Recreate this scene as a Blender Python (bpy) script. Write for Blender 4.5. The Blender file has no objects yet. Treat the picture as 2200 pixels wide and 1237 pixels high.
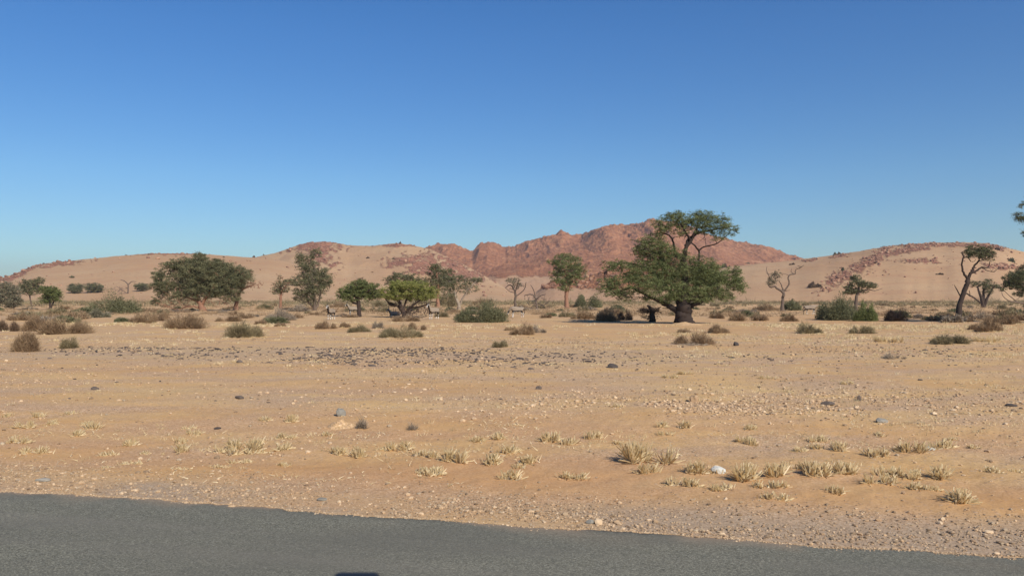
import bpy, math, random
import numpy as np
from math import radians as R

# ------------------------------------------------------------------ camera, sky, sun
S = bpy.context.scene
COL = S.collection
F, CX, YH, H = 1750.0, 1100.0, 638.0, 2.0      # focal length / horizon of the 2200 px wide photograph, eye height
cam = bpy.data.objects.new('camera', bpy.data.cameras.new('camera')); COL.objects.link(cam)
cam.location = (0, 0, H)
cam.rotation_euler = (R(90) + math.atan(19.5 / F), 0, 0)
cam.data.sensor_width = 36; cam.data.lens = F / 2200 * 36
cam.data.clip_start = 0.05; cam.data.clip_end = 20000
cam.data.dof.use_dof = True; cam.data.dof.focus_distance = 40; cam.data.dof.aperture_fstop = 12
S.camera = cam
HAZE = .00014
SUN_EL, SUN_AZ = 37.0, 146.0                    # azimuth clockwise from the view direction (+Y)
w = bpy.data.worlds.new('World'); S.world = w; w.use_nodes = True
nt = w.node_tree; nt.nodes.clear()
sky = nt.nodes.new('ShaderNodeTexSky'); sky.sky_type = 'NISHITA'; sky.sun_disc = False
sky.sun_elevation = R(SUN_EL); sky.sun_rotation = R(SUN_AZ)
sky.air_density = 1.0; sky.dust_density = 0.3; sky.ozone_density = 2.6; sky.altitude = 800
bg = nt.nodes.new('ShaderNodeBackground'); bg.inputs[1].default_value = 0.10
wo = nt.nodes.new('ShaderNodeOutputWorld')
hs = nt.nodes.new('ShaderNodeHueSaturation'); hs.inputs['Saturation'].default_value = 1.34; hs.inputs['Hue'].default_value = .508; hs.inputs['Value'].default_value = .98
nt.links.new(sky.outputs[0], hs.inputs['Color']); tc = nt.nodes.new('ShaderNodeTexCoord'); sx = nt.nodes.new('ShaderNodeSeparateXYZ'); nt.links.new(tc.outputs['Generated'], sx.inputs[0])
cr = nt.nodes.new('ShaderNodeValToRGB'); nt.links.new(sx.outputs['Z'], cr.inputs[0])          # sky light dimmed and blued by a colour ramp low over the horizon
cr.color_ramp.elements[0].position = 0.0; cr.color_ramp.elements[0].color = (.50, .655, .80, 1)
cr.color_ramp.elements[1].position = 0.30; cr.color_ramp.elements[1].color = (1, 1, 1, 1)
for p_, c_ in ((.05, (.61, .76, .84, 1)), (.14, (.83, .92, .92, 1))):
    e_ = cr.color_ramp.elements.new(p_); e_.color = c_
mu = nt.nodes.new('ShaderNodeMix'); mu.data_type = 'RGBA'; mu.blend_type = 'MULTIPLY'; mu.inputs[0].default_value = 1.0
nt.links.new(hs.outputs[0], mu.inputs[6]); nt.links.new(cr.outputs[0], mu.inputs[7]); nt.links.new(mu.outputs[2], bg.inputs[0]); nt.links.new(bg.outputs[0], wo.inputs[0])
sl = bpy.data.lights.new('sun', 'SUN'); sl.energy = 4.6; sl.angle = R(0.5); sl.color = (1.0, 0.93, 0.82)
so = bpy.data.objects.new('sun', sl); COL.objects.link(so)
so.rotation_euler = (R(90 - SUN_EL), 0, R(180 - SUN_AZ))
S.view_settings.view_transform = 'Standard'; S.view_settings.look = 'None'
S.view_settings.gamma = 1; S.view_settings.exposure = 0.25
try: S.view_settings.use_curve_mapping = False
except Exception: pass

# ------------------------------------------------------------------ numeric helpers
def _h(ix, iy, s):
    n = (ix.astype(np.int64) * 374761393 + iy.astype(np.int64) * 668265263 + s * 974634777) & 0xffffffff
    n = ((n ^ (n >> 13)) * 1274126177) & 0xffffffff
    n = (n ^ (n >> 16)) & 0xffffff
    return n / float(0xffffff)
def vnoise(x, y, s=0):
    x = np.asarray(x, float); y = np.asarray(y, float)
    ix, iy = np.floor(x), np.floor(y); fx, fy = x - ix, y - iy
    fx = fx * fx * (3 - 2 * fx); fy = fy * fy * (3 - 2 * fy)
    a, b = _h(ix, iy, s), _h(ix + 1, iy, s); c, d = _h(ix, iy + 1, s), _h(ix + 1, iy + 1, s)
    return (a + (b - a) * fx + (c - a + (a - b - c + d) * fx) * fy) * 2 - 1
def fbm(x, y, s=0, o=4, g=0.5):
    r = 0; a = 1; t = 0
    for i in range(o):
        r = r + a * vnoise(x * 2 ** i + 17.3 * i, y * 2 ** i - 9.1 * i, s + i); t += a; a *= g
    return r / t
def ridged(x, y, s=0, o=4, g=0.5):
    r = 0; a = 1; t = 0
    for i in range(o):
        n = 1 - np.abs(vnoise(x * 2 ** i + 11.3 * i, y * 2 ** i - 5.1 * i, s + i)); r = r + a * n * n; t += a; a *= g
    return r / t
def sstep(a, b, x):
    t = np.clip((np.asarray(x, float) - a) / (b - a), 0, 1); return t * t * (3 - 2 * t)

RE_X = np.array([-400, -5.27, -3.70, -2.19, -0.41, 0.79, 2.26, 3.94, 400])
RE_Y = np.array([8.39 + 394.7 * .23, 8.39, 8.10, 7.66, 7.23, 6.93, 6.60, 6.27, 6.27 - 396 * .23])
def road_edge(x):
    x = np.asarray(x, float)
    return np.interp(x, RE_X, RE_Y) + 0.085 * fbm(x * 1.6, x * 0, 5, 6, .62) + 0.018 * vnoise(x * 11, x * 0, 8)
def ground_z(x, y):
    x = np.asarray(x, float); y = np.asarray(y, float)
    d = np.hypot(x, y); e = y - road_edge(x)
    off = sstep(0.05, 1.5, e)
    near = 0.030 * fbm(x * .9, y * .9, 3, 5) + 0.012 * fbm(x * 6, y * 6, 9, 3)
    bank = 0.05 * np.exp(-((y - 14.5 + 0.12 * x) / 1.6) ** 2) - 0.03 * np.exp(-((y - 11.0) / 1.4) ** 2)
    far = (0.16 * fbm(x * .05, y * .05, 31, 3) + .10) * sstep(28, 70, d) + 0.05 * fbm(x * .4, y * .4, 33, 3) * sstep(20, 45, d)
    return off * (near + bank + far) - 0.002 + 0.0 * d
def at(px, D):
    return (px - CX) / F * D
def dist_of(py): return F * H / (py - YH)

# ------------------------------------------------------------------ mesh / object helpers
def mesh(name, V, faces, mats=(), attr=None, smooth=False, midx=None):
    V = np.asarray(V, np.float32); me = bpy.data.meshes.new(name)
    faces = [np.asarray(f, np.int32) for f in faces if len(f)]
    me.vertices.add(len(V)); me.vertices.foreach_set('co', V.ravel())
    nl = sum(f.size for f in faces); npoly = sum(len(f) for f in faces)
    me.loops.add(nl); me.loops.foreach_set('vertex_index', np.concatenate([f.ravel() for f in faces]))
    me.polygons.add(npoly); st = []; o = 0
    for f in faces:
        k = f.shape[1]; st.append(o + np.arange(len(f)) * k); o += f.size
    me.polygons.foreach_set('loop_start', np.concatenate(st).astype(np.int32))
    for m in mats: me.materials.append(m)
    if midx is not None: me.polygons.foreach_set('material_index', np.asarray(midx, np.int32))
    me.polygons.foreach_set('use_smooth', np.full(npoly, smooth))
    if attr:
        for k, v in attr.items():
            a = me.attributes.new(k, 'FLOAT', 'POINT'); a.data.foreach_set('value', np.asarray(v, np.float32))
    me.update(calc_edges=True); return me
def obj(name, me, parent=None, loc=None):
    o = bpy.data.objects.new(name, me); COL.objects.link(o)
    if parent: o.parent = parent
    if loc is not None: o.location = [float(c) for c in loc]
    return o
def tag(o, label=None, cat=None, group=None, kind=None):
    if label: o['label'] = label
    if cat: o['category'] = cat
    if group: o['group'] = group
    if kind: o['kind'] = kind
    return o
class Soup:                                    # collects triangles / quads with one tint per vertex
    def __init__(s): s.V = []; s.F3 = []; s.F4 = []; s.T = []; s.n = 0
    def add(s, V, F, tint=0.5):
        V = np.asarray(V, float).reshape(-1, 3); F = np.asarray(F, int) + s.n
        (s.F3 if F.shape[1] == 3 else s.F4).append(F); s.V.append(V)
        s.T.append(np.broadcast_to(np.asarray(tint, float), (len(V),)).copy()); s.n += len(V)
    def mesh(s, name, mats, smooth=False):
        f = []
        if s.F3: f.append(np.concatenate(s.F3))
        if s.F4: f.append(np.concatenate(s.F4))
        return mesh(name, np.concatenate(s.V), f, mats, {'tint': np.concatenate(s.T)}, smooth)
def tube(sp, P, rad, n=6, tint=0.5, cap=False, rng=None, rough=0.0):
    P = np.asarray(P, float); m = len(P); rad = np.asarray(rad, float)
    T = np.gradient(P, axis=0); T /= np.linalg.norm(T, axis=1)[:, None] + 1e-9
    ref = np.array([0.0, 1.0, 0.0]) if abs(T[0][1]) < .9 else np.array([1.0, 0, 0])
    A = np.cross(T, ref); A /= np.linalg.norm(A, axis=1)[:, None] + 1e-9; B = np.cross(T, A)
    a = np.linspace(0, 2 * np.pi, n, endpoint=False)
    rr = rad[:, None] * np.ones((1, n))
    if rough and rng is not None: rr = rr * (1 + rough * rng.uniform(-1, 1, (1, n)) + rough * .6 * rng.uniform(-1, 1, (m, n)))
    V = P[:, None] + rr[..., None] * (np.cos(a)[None, :, None] * A[:, None] + np.sin(a)[None, :, None] * B[:, None])
    i = np.arange(m - 1)[:, None] * n; j = np.arange(n)[None]; k = (j + 1) % n
    Fq = np.stack([i + j, i + k, i + n + k, i + n + j], -1).reshape(-1, 4)
    sp.add(V, Fq, tint)
    if cap:
        c = sp.n; sp.add(np.vstack([V[-1], P[-1:] + T[-1:] * rad[-1] * .3]), np.array([[q, (q + 1) % n, n] for q in range(n)]), tint)
def smooth_path(P, k=4):
    P = np.asarray(P, float)
    if len(P) < 3: 
        t = np.linspace(0, len(P) - 1, k * (len(P) - 1) + 1); return np.stack([np.interp(t, range(len(P)), P[:, c]) for c in range(P.shape[1])], 1)
    Q = np.vstack([2 * P[0] - P[1], P, 2 * P[-1] - P[-2]]); out = []
    for i in range(1, len(Q) - 2):
        for t in np.linspace(0, 1, k, endpoint=False):
            a, b, c, d = Q[i - 1], Q[i], Q[i + 1], Q[i + 2]
            out.append(.5 * (2 * b + (c - a) * t + (2 * a - 5 * b + 4 * c - d) * t * t + (3 * b - a - 3 * c + d) * t ** 3))
    out.append(P[-1]); out = np.array(out)
    return out
def blades(sp, base, dirs, length, width, rng, tint, bend=0.0):        # thin triangles
    n = len(base); side = np.cross(dirs, rng.normal(size=(n, 3))); side /= np.linalg.norm(side, axis=1)[:, None] + 1e-9
    tip = base + dirs * np.asarray(length)[:, None]
    if bend: tip = tip + rng.normal(size=(n, 3)) * bend * np.asarray(length)[:, None]
    wv = side * np.asarray(width)[:, None] * .5
    V = np.stack([base - wv, base + wv, tip], 1)
    sp.add(V.reshape(-1, 3), np.arange(3 * n).reshape(-1, 3), np.repeat(tint, 3))
def leaves(sp, C, size, rng, tint, flat=0.6):                          # small diamond-shaped leaf sprays
    n = len(C); d = rng.normal(size=(n, 3)); d[:, 2] *= flat; d /= np.linalg.norm(d, axis=1)[:, None] + 1e-9
    s = np.cross(d, rng.normal(size=(n, 3))); s /= np.linalg.norm(s, axis=1)[:, None] + 1e-9
    L = size[:, None] * .5
    V = np.stack([C - d * L, C + s * L * .42, C + d * L, C - s * L * .42], 1)
    sp.add(V.reshape(-1, 3), np.arange(4 * n).reshape(-1, 4), np.repeat(tint, 4))

# ------------------------------------------------------------------ materials
class Mat:
    def __init__(s, name, rough=0.9, spec=0.2):
        s.m = bpy.data.materials.new(name); s.m.use_nodes = True; s.t = s.m.node_tree
        s.b = s.t.nodes['Principled BSDF']; s.b.inputs['Roughness'].default_value = rough
        s.b.inputs['Specular IOR Level'].default_value = spec
    def n(s, typ, ins=None, **kw):
        nd = s.t.nodes.new(typ)
        for k, v in kw.items(): setattr(nd, k, v)
        for k, v in (ins or {}).items():
            if hasattr(v, 'is_output') or isinstance(v, bpy.types.NodeSocket): s.t.links.new(v, nd.inputs[k])
            else: nd.inputs[k].default_value = v
        return nd
    def pos(s): return s.n('ShaderNodeNewGeometry').outputs['Position']
    def scaled(s, v, sc): return s.n('ShaderNodeMapping', {'Vector': v, 'Scale': sc}).outputs[0]
    def noise(s, v, scale, detail=4, rough=.55):
        return s.n('ShaderNodeTexNoise', {'Vector': v, 'Scale': scale, 'Detail': detail, 'Roughness': rough}).outputs['Fac']
    def ramp(s, f, stops, interp='LINEAR'):
        r = s.n('ShaderNodeValToRGB', {'Fac': f}); e = r.color_ramp; e.interpolation = interp
        while len(e.elements) < len(stops): e.elements.new(.5)
        for el, (p, c) in zip(e.elements, stops):
            el.position = p; el.color = (c[0], c[1], c[2], 1) if hasattr(c, '__len__') else (c, c, c, 1)
        return r.outputs[0]
    def mix(s, f, a, b, blend='MIX'):
        m = s.n('ShaderNodeMix', data_type='RGBA', blend_type=blend)
        for i, v in ((0, f), (6, a), (7, b)):
            if isinstance(v, bpy.types.NodeSocket): s.t.links.new(v, m.inputs[i])
            else: m.inputs[i].default_value = v if i == 0 else (v[0], v[1], v[2], 1)
        return m.outputs[2]
    def math(s, op, a, b=0.0, clamp=False):
        m = s.n('ShaderNodeMath', operation=op, use_clamp=clamp)
        for i, v in ((0, a), (1, b)):
            if isinstance(v, bpy.types.NodeSocket): s.t.links.new(v, m.inputs[i])
            else: m.inputs[i].default_value = v
        return m.outputs[0]
    def attr(s, name): return s.n('ShaderNodeAttribute', attribute_name=name).outputs['Fac']
    def color(s, c):
        if isinstance(c, bpy.types.NodeSocket): s.t.links.new(c, s.b.inputs['Base Color'])
        else: s.b.inputs['Base Color'].default_value = (c[0], c[1], c[2], 1)
    def bump(s, h, strength=.5, dist=.02):
        b = s.n('ShaderNodeBump', {'Height': h, 'Strength': strength, 'Distance': dist})
        s.t.links.new(b.outputs[0], s.b.inputs['Normal'])

def tint_mat(name, lo, mid, hi, rough=.85, noise_scale=None, trans=0.0):
    M = Mat(name, rough); t = M.attr('tint')
    c = M.ramp(t, [(0.0, lo), (0.5, mid), (1.0, hi)])
    if noise_scale:
        n = M.noise(M.pos(), noise_scale, 3); c = M.mix(M.math('MULTIPLY', M.math('SUBTRACT', n, .35, True), .9), c, lo)
    M.color(c)
    if trans:
        M.t.nodes.remove(M.b) if False else None
        tr = M.n('ShaderNodeBsdfTranslucent', {'Color': c}); ms = M.n('ShaderNodeMixShader', {0: trans, 1: M.b.outputs[0], 2: tr.outputs[0]})
        M.t.links.new(ms.outputs[0], M.t.nodes['Material Output'].inputs['Surface'])
    return M.m

# sand of the plain
def make_sand():
    M = Mat('sand', .95, .1); p = M.pos()
    big = M.noise(M.scaled(p, (.16, .32, .3)), 1.0, 5, .6)
    mid = M.noise(M.scaled(p, (.7, 1.5, 1)), 1.0, 5, .65)
    fine = M.noise(p, 14, 4, .7)
    c = M.ramp(big, [(.30, (.54, .295, .100)), (.47, (.60, .370, .142)), (.62, (.64, .425, .178)), (.75, (.54, .355, .152))])
    c = M.mix(M.ramp(mid, [(.42, 0.0), (.68, .55)]), c, (.64, .43, .215))
    c = M.mix(M.ramp(fine, [(.35, .45), (.55, 0.0)]), c, (.37, .215, .105))
    vo = M.n('ShaderNodeTexVoronoi', {'Vector': p, 'Scale': 16.0, 'Randomness': 1.0})
    sep = M.n('ShaderNodeSeparateColor', {'Color': vo.outputs['Color']})
    peb = M.math('MULTIPLY', M.math('LESS_THAN', vo.outputs['Distance'], .33), M.math('GREATER_THAN', sep.outputs[0], .55))
    pebc = M.ramp(sep.outputs[1], [(0, (.20, .14, .10)), (.3, (.36, .24, .15)), (.7, (.58, .43, .29)), (1, (.33, .29, .25))])
    c = M.mix(M.math('MULTIPLY', peb, .7), c, pebc)
    vo2 = M.n('ShaderNodeTexVoronoi', {'Vector': p, 'Scale': 55.0, 'Randomness': 1.0})
    sep2 = M.n('ShaderNodeSeparateColor', {'Color': vo2.outputs['Color']})
    grit = M.ramp(sep2.outputs[0], [(0, (.18, .12, .085)), (.35, (.42, .27, .165)), (.8, (.55, .37, .24)), (1, (.66, .52, .38))])
    gm = M.ramp(M.noise(M.scaled(p, (.25, .6, 1)), 1.3, 3), [(.40, .22), (.6, .75)])
    c = M.mix(gm, c, grit)
    wm = M.attr('warm'); c = M.mix(M.math('MULTIPLY', wm, .68), c, M.mix(M.ramp(sep2.outputs[0], [(0, 0.0), (1, .35)]), (.48, .25, .105), (.54, .33, .16)))
    # grey gravel worked into the verge beside the road and in long streaks
    g = M.attr('grey'); c = M.mix(g, c, M.mix(.62, grit, (.35, .265, .175)))
    M.color(c)
    hgt = M.math('ADD', M.math('MULTIPLY', fine, .6), M.math('MULTIPLY', M.math('SUBTRACT', 1.0, vo.outputs['Distance']), M.math('MULTIPLY', peb, .8)))
    hgt = M.math('ADD', hgt, M.math('MULTIPLY', sep2.outputs[1], .35))
    M.bump(hgt, .8, .012); return M.m
def make_asphalt():
    M = Mat('asphalt', .85, .25); p = M.pos()
    vo = M.n('ShaderNodeTexVoronoi', {'Vector': p, 'Scale': 105.0, 'Randomness': 1.0})
    sep = M.n('ShaderNodeSeparateColor', {'Color': vo.outputs['Color']})
    c = M.ramp(sep.outputs[0], [(0, (.080, .074, .054)), (.35, (.150, .143, .102)), (.75, (.215, .204, .148)), (1, (.33, .31, .23))])
    big = M.noise(M.scaled(p, (.35, 1.3, 1)), 1.0, 4, .6)
    c = M.mix(M.ramp(big, [(.35, .6), (.6, .15)]), c, (.135, .126, .098))
    ln = M.noise(M.scaled(M.n('ShaderNodeMapping', {'Vector': p, 'Rotation': (0, 0, .226)}).outputs[0], (.12, 2.2, 1)), 1.0, 3, .5)
    c = M.mix(M.ramp(ln, [(.45, 0.0), (.7, .35)]), c, (.23, .205, .16))
    fine = M.noise(p, 25, 3, .7); c = M.mix(M.ramp(fine, [(.4, .18), (.6, 0)]), c, (.07, .07, .058))
    e = M.attr('edge'); c = M.mix(M.math('MULTIPLY', e, .85), c, (.055, .045, .036))
    s = M.attr('spill'); c = M.mix(s, c, (.36, .25, .155))
    M.color(c)
    M.bump(M.math('ADD', M.math('MULTIPLY', M.math('SUBTRACT', 1.0, vo.outputs['Distance']), .7), sep.outputs[1]), .5, .005)
    return M.m
def make_hill(name, sand_a, sand_b, rocks, scale=1.0):
    M = Mat(name, .95, .1); p = M.pos()
    n1 = M.noise(p, .012 * scale, 5, .6); n2 = M.noise(p, .09 * scale, 5, .7); n3 = M.noise(p, .5 * scale, 4, .7)
    sandc = M.mix(M.ramp(n1, [(.35, 0), (.65, 1)]), sand_a, sand_b)
    sandc = M.mix(M.ramp(n3, [(.52, 0.0), (.72, .30)]), sandc, (.26, .16, .10))
    vd = M.n('ShaderNodeTexVoronoi', {'Vector': p, 'Scale': .30 * scale, 'Randomness': 1.0}); sd_ = M.n('ShaderNodeSeparateColor', {'Color': vd.outputs['Color']})
    dot = M.math('MULTIPLY', M.math('LESS_THAN', vd.outputs['Distance'], M.math('MULTIPLY', sd_.outputs[1], .24)), M.math('GREATER_THAN', sd_.outputs[0], .45))
    sandc = M.mix(M.math('MULTIPLY', dot, .6), sandc, (.20, .13, .075))
    pt = M.noise(M.scaled(p, (1, 2.5, 3)), .035 * scale, 5, .7); sandc = M.mix(M.ramp(pt, [(.50, 0.0), (.66, .45)]), sandc, (.37, .20, .115))
    rockc = M.ramp(n2, [(.30, rocks[0]), (.45, rocks[1]), (.58, rocks[2]), (.72, rocks[3])])
    rockc = M.mix(M.ramp(n3, [(.42, .65), (.56, 0.0)]), rockc, rocks[0])
    v = M.n('ShaderNodeTexVoronoi', {'Vector': p, 'Scale': .22 * scale, 'Randomness': 1.0})
    sv = M.n('ShaderNodeSeparateColor', {'Color': v.outputs['Color']})
    rockc = M.mix(M.ramp(sv.outputs[0], [(.72, 0.0), (.80, .55)]), rockc, rocks[0])
    a = M.attr('rock'); edge = M.math('ADD', a, M.math('MULTIPLY', M.math('SUBTRACT', n3, .5), 1.5))
    f = M.ramp(edge, [(.35, 0.0), (.62, 1.0)])
    M.color(M.mix(f, sandc, rockc))
    M.bump(M.math('MULTIPLY', n3, M.math('ADD', M.math('MULTIPLY', f, 1.0), .25)), .9, 1.2 / scale); return M.m
def make_stone(name, a, b, c):
    M = Mat(name, .8, .25); oi = M.n('ShaderNodeObjectInfo').outputs['Random']; t = M.attr('tint')
    n = M.noise(M.pos(), 30, 4, .6)
    v = M.math('FRACT', M.math('ADD', t, oi))
    col = M.ramp(v, [(0, a), (.5, b), (1, c)]); M.color(M.mix(M.math('MULTIPLY', n, .5), col, a)); M.bump(n, .4, .006); return M.m
M_sand = make_sand(); M_asph = make_asphalt()
RED = [(.21, .088, .045), (.35, .155, .078), (.42, .198, .100), (.50, .285, .155)]
M_hill_red = make_hill('red_rock_hill', (.46, .295, .175), (.41, .235, .13), RED, .6)
M_hill_sand = make_hill('dune_sand', (.46, .305, .172), (.415, .248, .132), [(.19, .09, .058), (.34, .155, .092), (.43, .205, .125), (.50, .27, .17)], 1.0)
M_brown = make_stone('brown_gravel', (.22, .15, .09), (.36, .255, .155), (.47, .37, .25))
M_boulder = make_stone('boulder_stone', (.20, .105, .07), (.34, .19, .12), (.47, .29, .18))
M_dark = make_stone('dark_stone', (.045, .038, .036), (.095, .075, .062), (.17, .13, .10))
M_pale = make_stone('pale_stone', (.34, .22, .125), (.52, .36, .21), (.68, .52, .34))
M_blue = make_stone('grey_stone', (.16, .145, .12), (.25, .23, .19), (.33, .30, .25))
M_bark = tint_mat('grey_brown_bark', (.055, .040, .032), (.13, .095, .072), (.24, .18, .135), .9, 3.0)
M_bark_dark = tint_mat('dark_bark', (.025, .018, .015), (.055, .038, .030), (.11, .075, .055), .9, 4.0)
M_bark_red = tint_mat('orange_bark', (.14, .07, .045), (.28, .15, .095), (.36, .21, .14), .9, 2.0)
M_bark_pale = tint_mat('pale_bark', (.16, .125, .09), (.30, .24, .18), (.40, .33, .25), .9, 3.0)
LV = {
 'green':  tint_mat('green_leaves', (.088, .108, .042), (.165, .190, .072), (.25, .275, .115), .7, None, .22),
 'olive':  tint_mat('olive_leaves', (.088, .090, .046), (.155, .152, .076), (.235, .225, .118), .7, None, .2),
 'dark':   tint_mat('dark_leaves', (.062, .068, .036), (.108, .115, .056), (.170, .175, .085), .7, None, .16),
 'grey':   tint_mat('grey_green_leaves', (.12, .110, .070), (.20, .180, .115), (.28, .25, .165), .75, None, .15),
 'lime':   tint_mat('yellow_green_leaves', (.13, .145, .038), (.235, .245, .062), (.33, .32, .11), .7, None, .22),
 'mid':    tint_mat('mid_green_leaves', (.085, .100, .036), (.145, .165, .056), (.215, .235, .09), .7, None, .22),
 'brown':  tint_mat('brown_twigs', (.155, .100, .058), (.29, .195, .112), (.42, .305, .185), .85, None, .15),
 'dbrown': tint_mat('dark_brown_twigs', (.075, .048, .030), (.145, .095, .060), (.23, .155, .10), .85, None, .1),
 'bolive': tint_mat('olive_brown_twigs', (.130, .105, .055), (.235, .190, .105), (.36, .29, .165), .85, None, .15),
 'bgrey':  tint_mat('grey_brown_twigs', (.16, .125, .090), (.28, .225, .165), (.41, .335, .25), .85, None, .15),
 'straw':  tint_mat('straw', (.50, .375, .19), (.75, .60, .345), (.88, .755, .51), .75, None, .35),
}

# ------------------------------------------------------------------ ground, road
def build_ground():
    r = np.concatenate([[0.0, .8, 1.6, 2.6, 3.6], np.exp(np.arange(math.log(4.4), math.log(60), .0075)), np.exp(np.arange(math.log(60.3), math.log(4600), .02))])
    a = np.concatenate([np.linspace(-180, -46, 34, endpoint=False), np.linspace(-46, 46, 620, endpoint=False), np.linspace(46, 180, 34, endpoint=False)])
    A, Rr = np.meshgrid(np.radians(a), r); X = Rr * np.sin(A); Y = Rr * np.cos(A); n = len(a); m = len(r)
    Z = ground_z(X, Y); e = Y - road_edge(X)
    Z = np.where(Y < road_edge(X) - .03, -.06, Z)
    Z = np.where(Rr > 3000, Z - (Rr - 3000) * .004, Z)
    grey = (sstep(0.0, .12, e) * (1 - sstep(.45, 1.5, e)) * (.32 + .7 * sstep(-.15, .35, fbm(X * .55, Y * 1.2, 71, 3)))
            + .5 * sstep(.05, .35, fbm(X * .22, Y * .5, 77, 3)) * np.exp(-((e - 1.9) / .8) ** 2)
            + .45 * np.exp(-((Y - 29) / 4.0) ** 2) * sstep(-.35, .1, fbm(X * .12, Y * .2, 79, 3)) * (1 - sstep(4, 10, X)))
    warm = (.80 * sstep(.9, 2.0, e) * (1 - sstep(4.5, 8.5, e)) * sstep(-.45, .25, fbm(X * .28, Y * .55, 171, 4)) * np.interp(X / np.maximum(Y, 1) * F + CX, [0, 700, 1200, 2200], [.55, .75, 1, .95])
            + .30 * sstep(-.1, .4, fbm(X * .09, Y * .22, 172, 4)) + .35 * sstep(33, 45, Y) * sstep(-.2, .4, fbm(X * .06, Y * .1, 173, 3)) + .25 * sstep(0, .3, e) * (1 - sstep(1.5, 4, e)))
    V = np.stack([X, Y, Z], -1).reshape(-1, 3)
    i = np.arange(m - 1)[:, None] * n; j = np.arange(n)[None]; k = (j + 1) % n
    Fq = np.stack([i + j, i + n + j, i + n + k, i + k], -1).reshape(-1, 4)[:, ::-1]
    Fq = Fq[:, ::-1] if False else Fq
    tag(obj('ground', mesh('ground', V, [Fq[n:]], [M_sand], {'grey': np.clip(grey, 0, 1).ravel(), 'warm': np.clip(warm, 0, 1).ravel()}, True)), kind='structure')
    o = bpy.data.objects['ground'].data
build_ground()
def build_road():
    x = np.concatenate([np.linspace(-200, -8, 100, endpoint=False), np.linspace(-8, 8, 700), np.linspace(8.2, 200, 100)])
    e = road_edge(x)
    off = [0.012, .0, -.03, -.08, -.16, -.3, -.5, -.8, -1.2, -1.8, -2.6, -3.5, -5, -6.6, -6.65]
    zz = [-.07, .004, .016, .021, .024, .026, .028, .03, .032, .034, .036, .036, .034, .03, -.07]
    V = []; E = []; SP = []
    for o_, z_ in zip(off, zz):
        y = e + o_ if o_ > -.5 else np.interp(x, RE_X, RE_Y) + o_
        n = fbm(x * 1.1, x * 0 + o_ * 2, 44, 3)
        V.append(np.stack([x, y, z_ + 0 * x + .002 * vnoise(x * 3, y * 3, 2)], 1))
        E.append(np.exp(-abs(o_ + .02) / .05) * np.clip(.5 + .9 * fbm(x * 1.7, x * 0, 51, 2), 0, 1)); SP.append(np.exp(-abs(o_) / .13) * sstep(-.02, .3, n) * .9)
    V = np.array(V); m, n = V.shape[:2]
    i = np.arange(m - 1)[:, None] * n; j = np.arange(n - 1)[None]
    Fq = np.stack([i + j, i + n + j, i + n + j + 1, i + j + 1], -1).reshape(-1, 4)
    tag(obj('road', mesh('road', V.reshape(-1, 3), [Fq], [M_asph], {'edge': np.array(E).ravel(), 'spill': np.array(SP).ravel()}, True)), kind='structure')
build_road()

# ------------------------------------------------------------------ hills
def hill(name, ridge, Dr, Df, mat, rockf, rough=0.0, rocky_amp=1.0, nx=500, ny=200, prof=1.0, seed=0, back=1.7, lat=None, wig=0.0, crest=0.0, spur=0.0, ksm=7):
    rp = np.array(ridge, float); px = np.linspace(rp[0, 0], rp[-1, 0], nx)
    ry = np.interp(px, rp[:, 0], rp[:, 1]); hk = ksm // 2; k = np.hanning(ksm + 2)[1:-1]; k /= k.sum(); ry = np.convolve(np.pad(ry, hk, 'edge'), k, 'valid')
    t = np.concatenate([np.linspace(0, 1, ny), np.linspace(1.0, back, ny // 4)[1:]])
    PX, T = np.meshgrid(px, t)
    dr = Dr * (1 + wig * fbm(px / 120., px * 0, seed + 3, 3)); df = Df * (1 + .04 * fbm(px / 90., px * 0, seed + 5, 3))
    DR = dr[None]; DF = df[None]
    D = DF + (DR - DF) * T
    hr = np.maximum(H + (YH - ry) / F * dr, 0.5)[None]
    P = np.where(T < 1, np.sin(np.clip(T, 0, 1) * np.pi / 2) ** 2 * .45 + .55 * T ** prof, 1 - ((T - 1) / (back - 1)) ** 1.5)
    X = (PX - CX) / F * D; Y = D
    env = np.clip(np.minimum(T * 4, 1), 0, 1) * np.clip(P, 0, 1)
    Z = hr * P
    if rough:
        rel = rough * (ridged(X / (Dr * .085), Y / (Dr * .17), seed, 6, .55) - .62) * hr
        Z = Z + rel * env * (1 - .88 * np.exp(-((T - 1) / .10) ** 2))
    if spur:
        q = PX - (1770 + 220 * T); Z = Z + spur * sstep(-230, 0, q) * (1 - sstep(0, 420, q)) * env * (1 - T ** 2)
    if crest: Z = Z + crest * fbm(X / (Dr * .01), Y / (Dr * .01), seed + 9, 4) * np.exp(-((T - 1) / .06) ** 2)
    py = YH - (Z - H) / D * F
    rock = np.clip(rockf(PX, py, T, X, Y), 0, 1)
    det = rocky_amp * (ridged(X / (Dr * .011), Y / (Dr * .018), seed + 20, 4, .6) - .45)
    Z = Z + det * sstep(.25, .75, rock) * env + .10 * fbm(X / 9, Y / 9, seed + 30, 3) * env
    Z = Z - 1.2 * np.exp(-T * 25) - np.where(T >= back - 1e-6, 3, 0)
    V = np.stack([X, Y, Z], -1).reshape(-1, 3); m, n = X.shape
    i = np.arange(m - 1)[:, None] * n; j = np.arange(n - 1)[None]
    Fq = np.stack([i + j, i + j + 1, i + n + j + 1, i + n + j], -1).reshape(-1, 4)
    tag(obj(name, mesh(name, V, [Fq], [mat], {'rock': rock.ravel()}, True)), kind='structure')
    return dict(X=X, Y=Y, Z=Z, PX=PX, PY=py, T=T, rock=rock)
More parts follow.
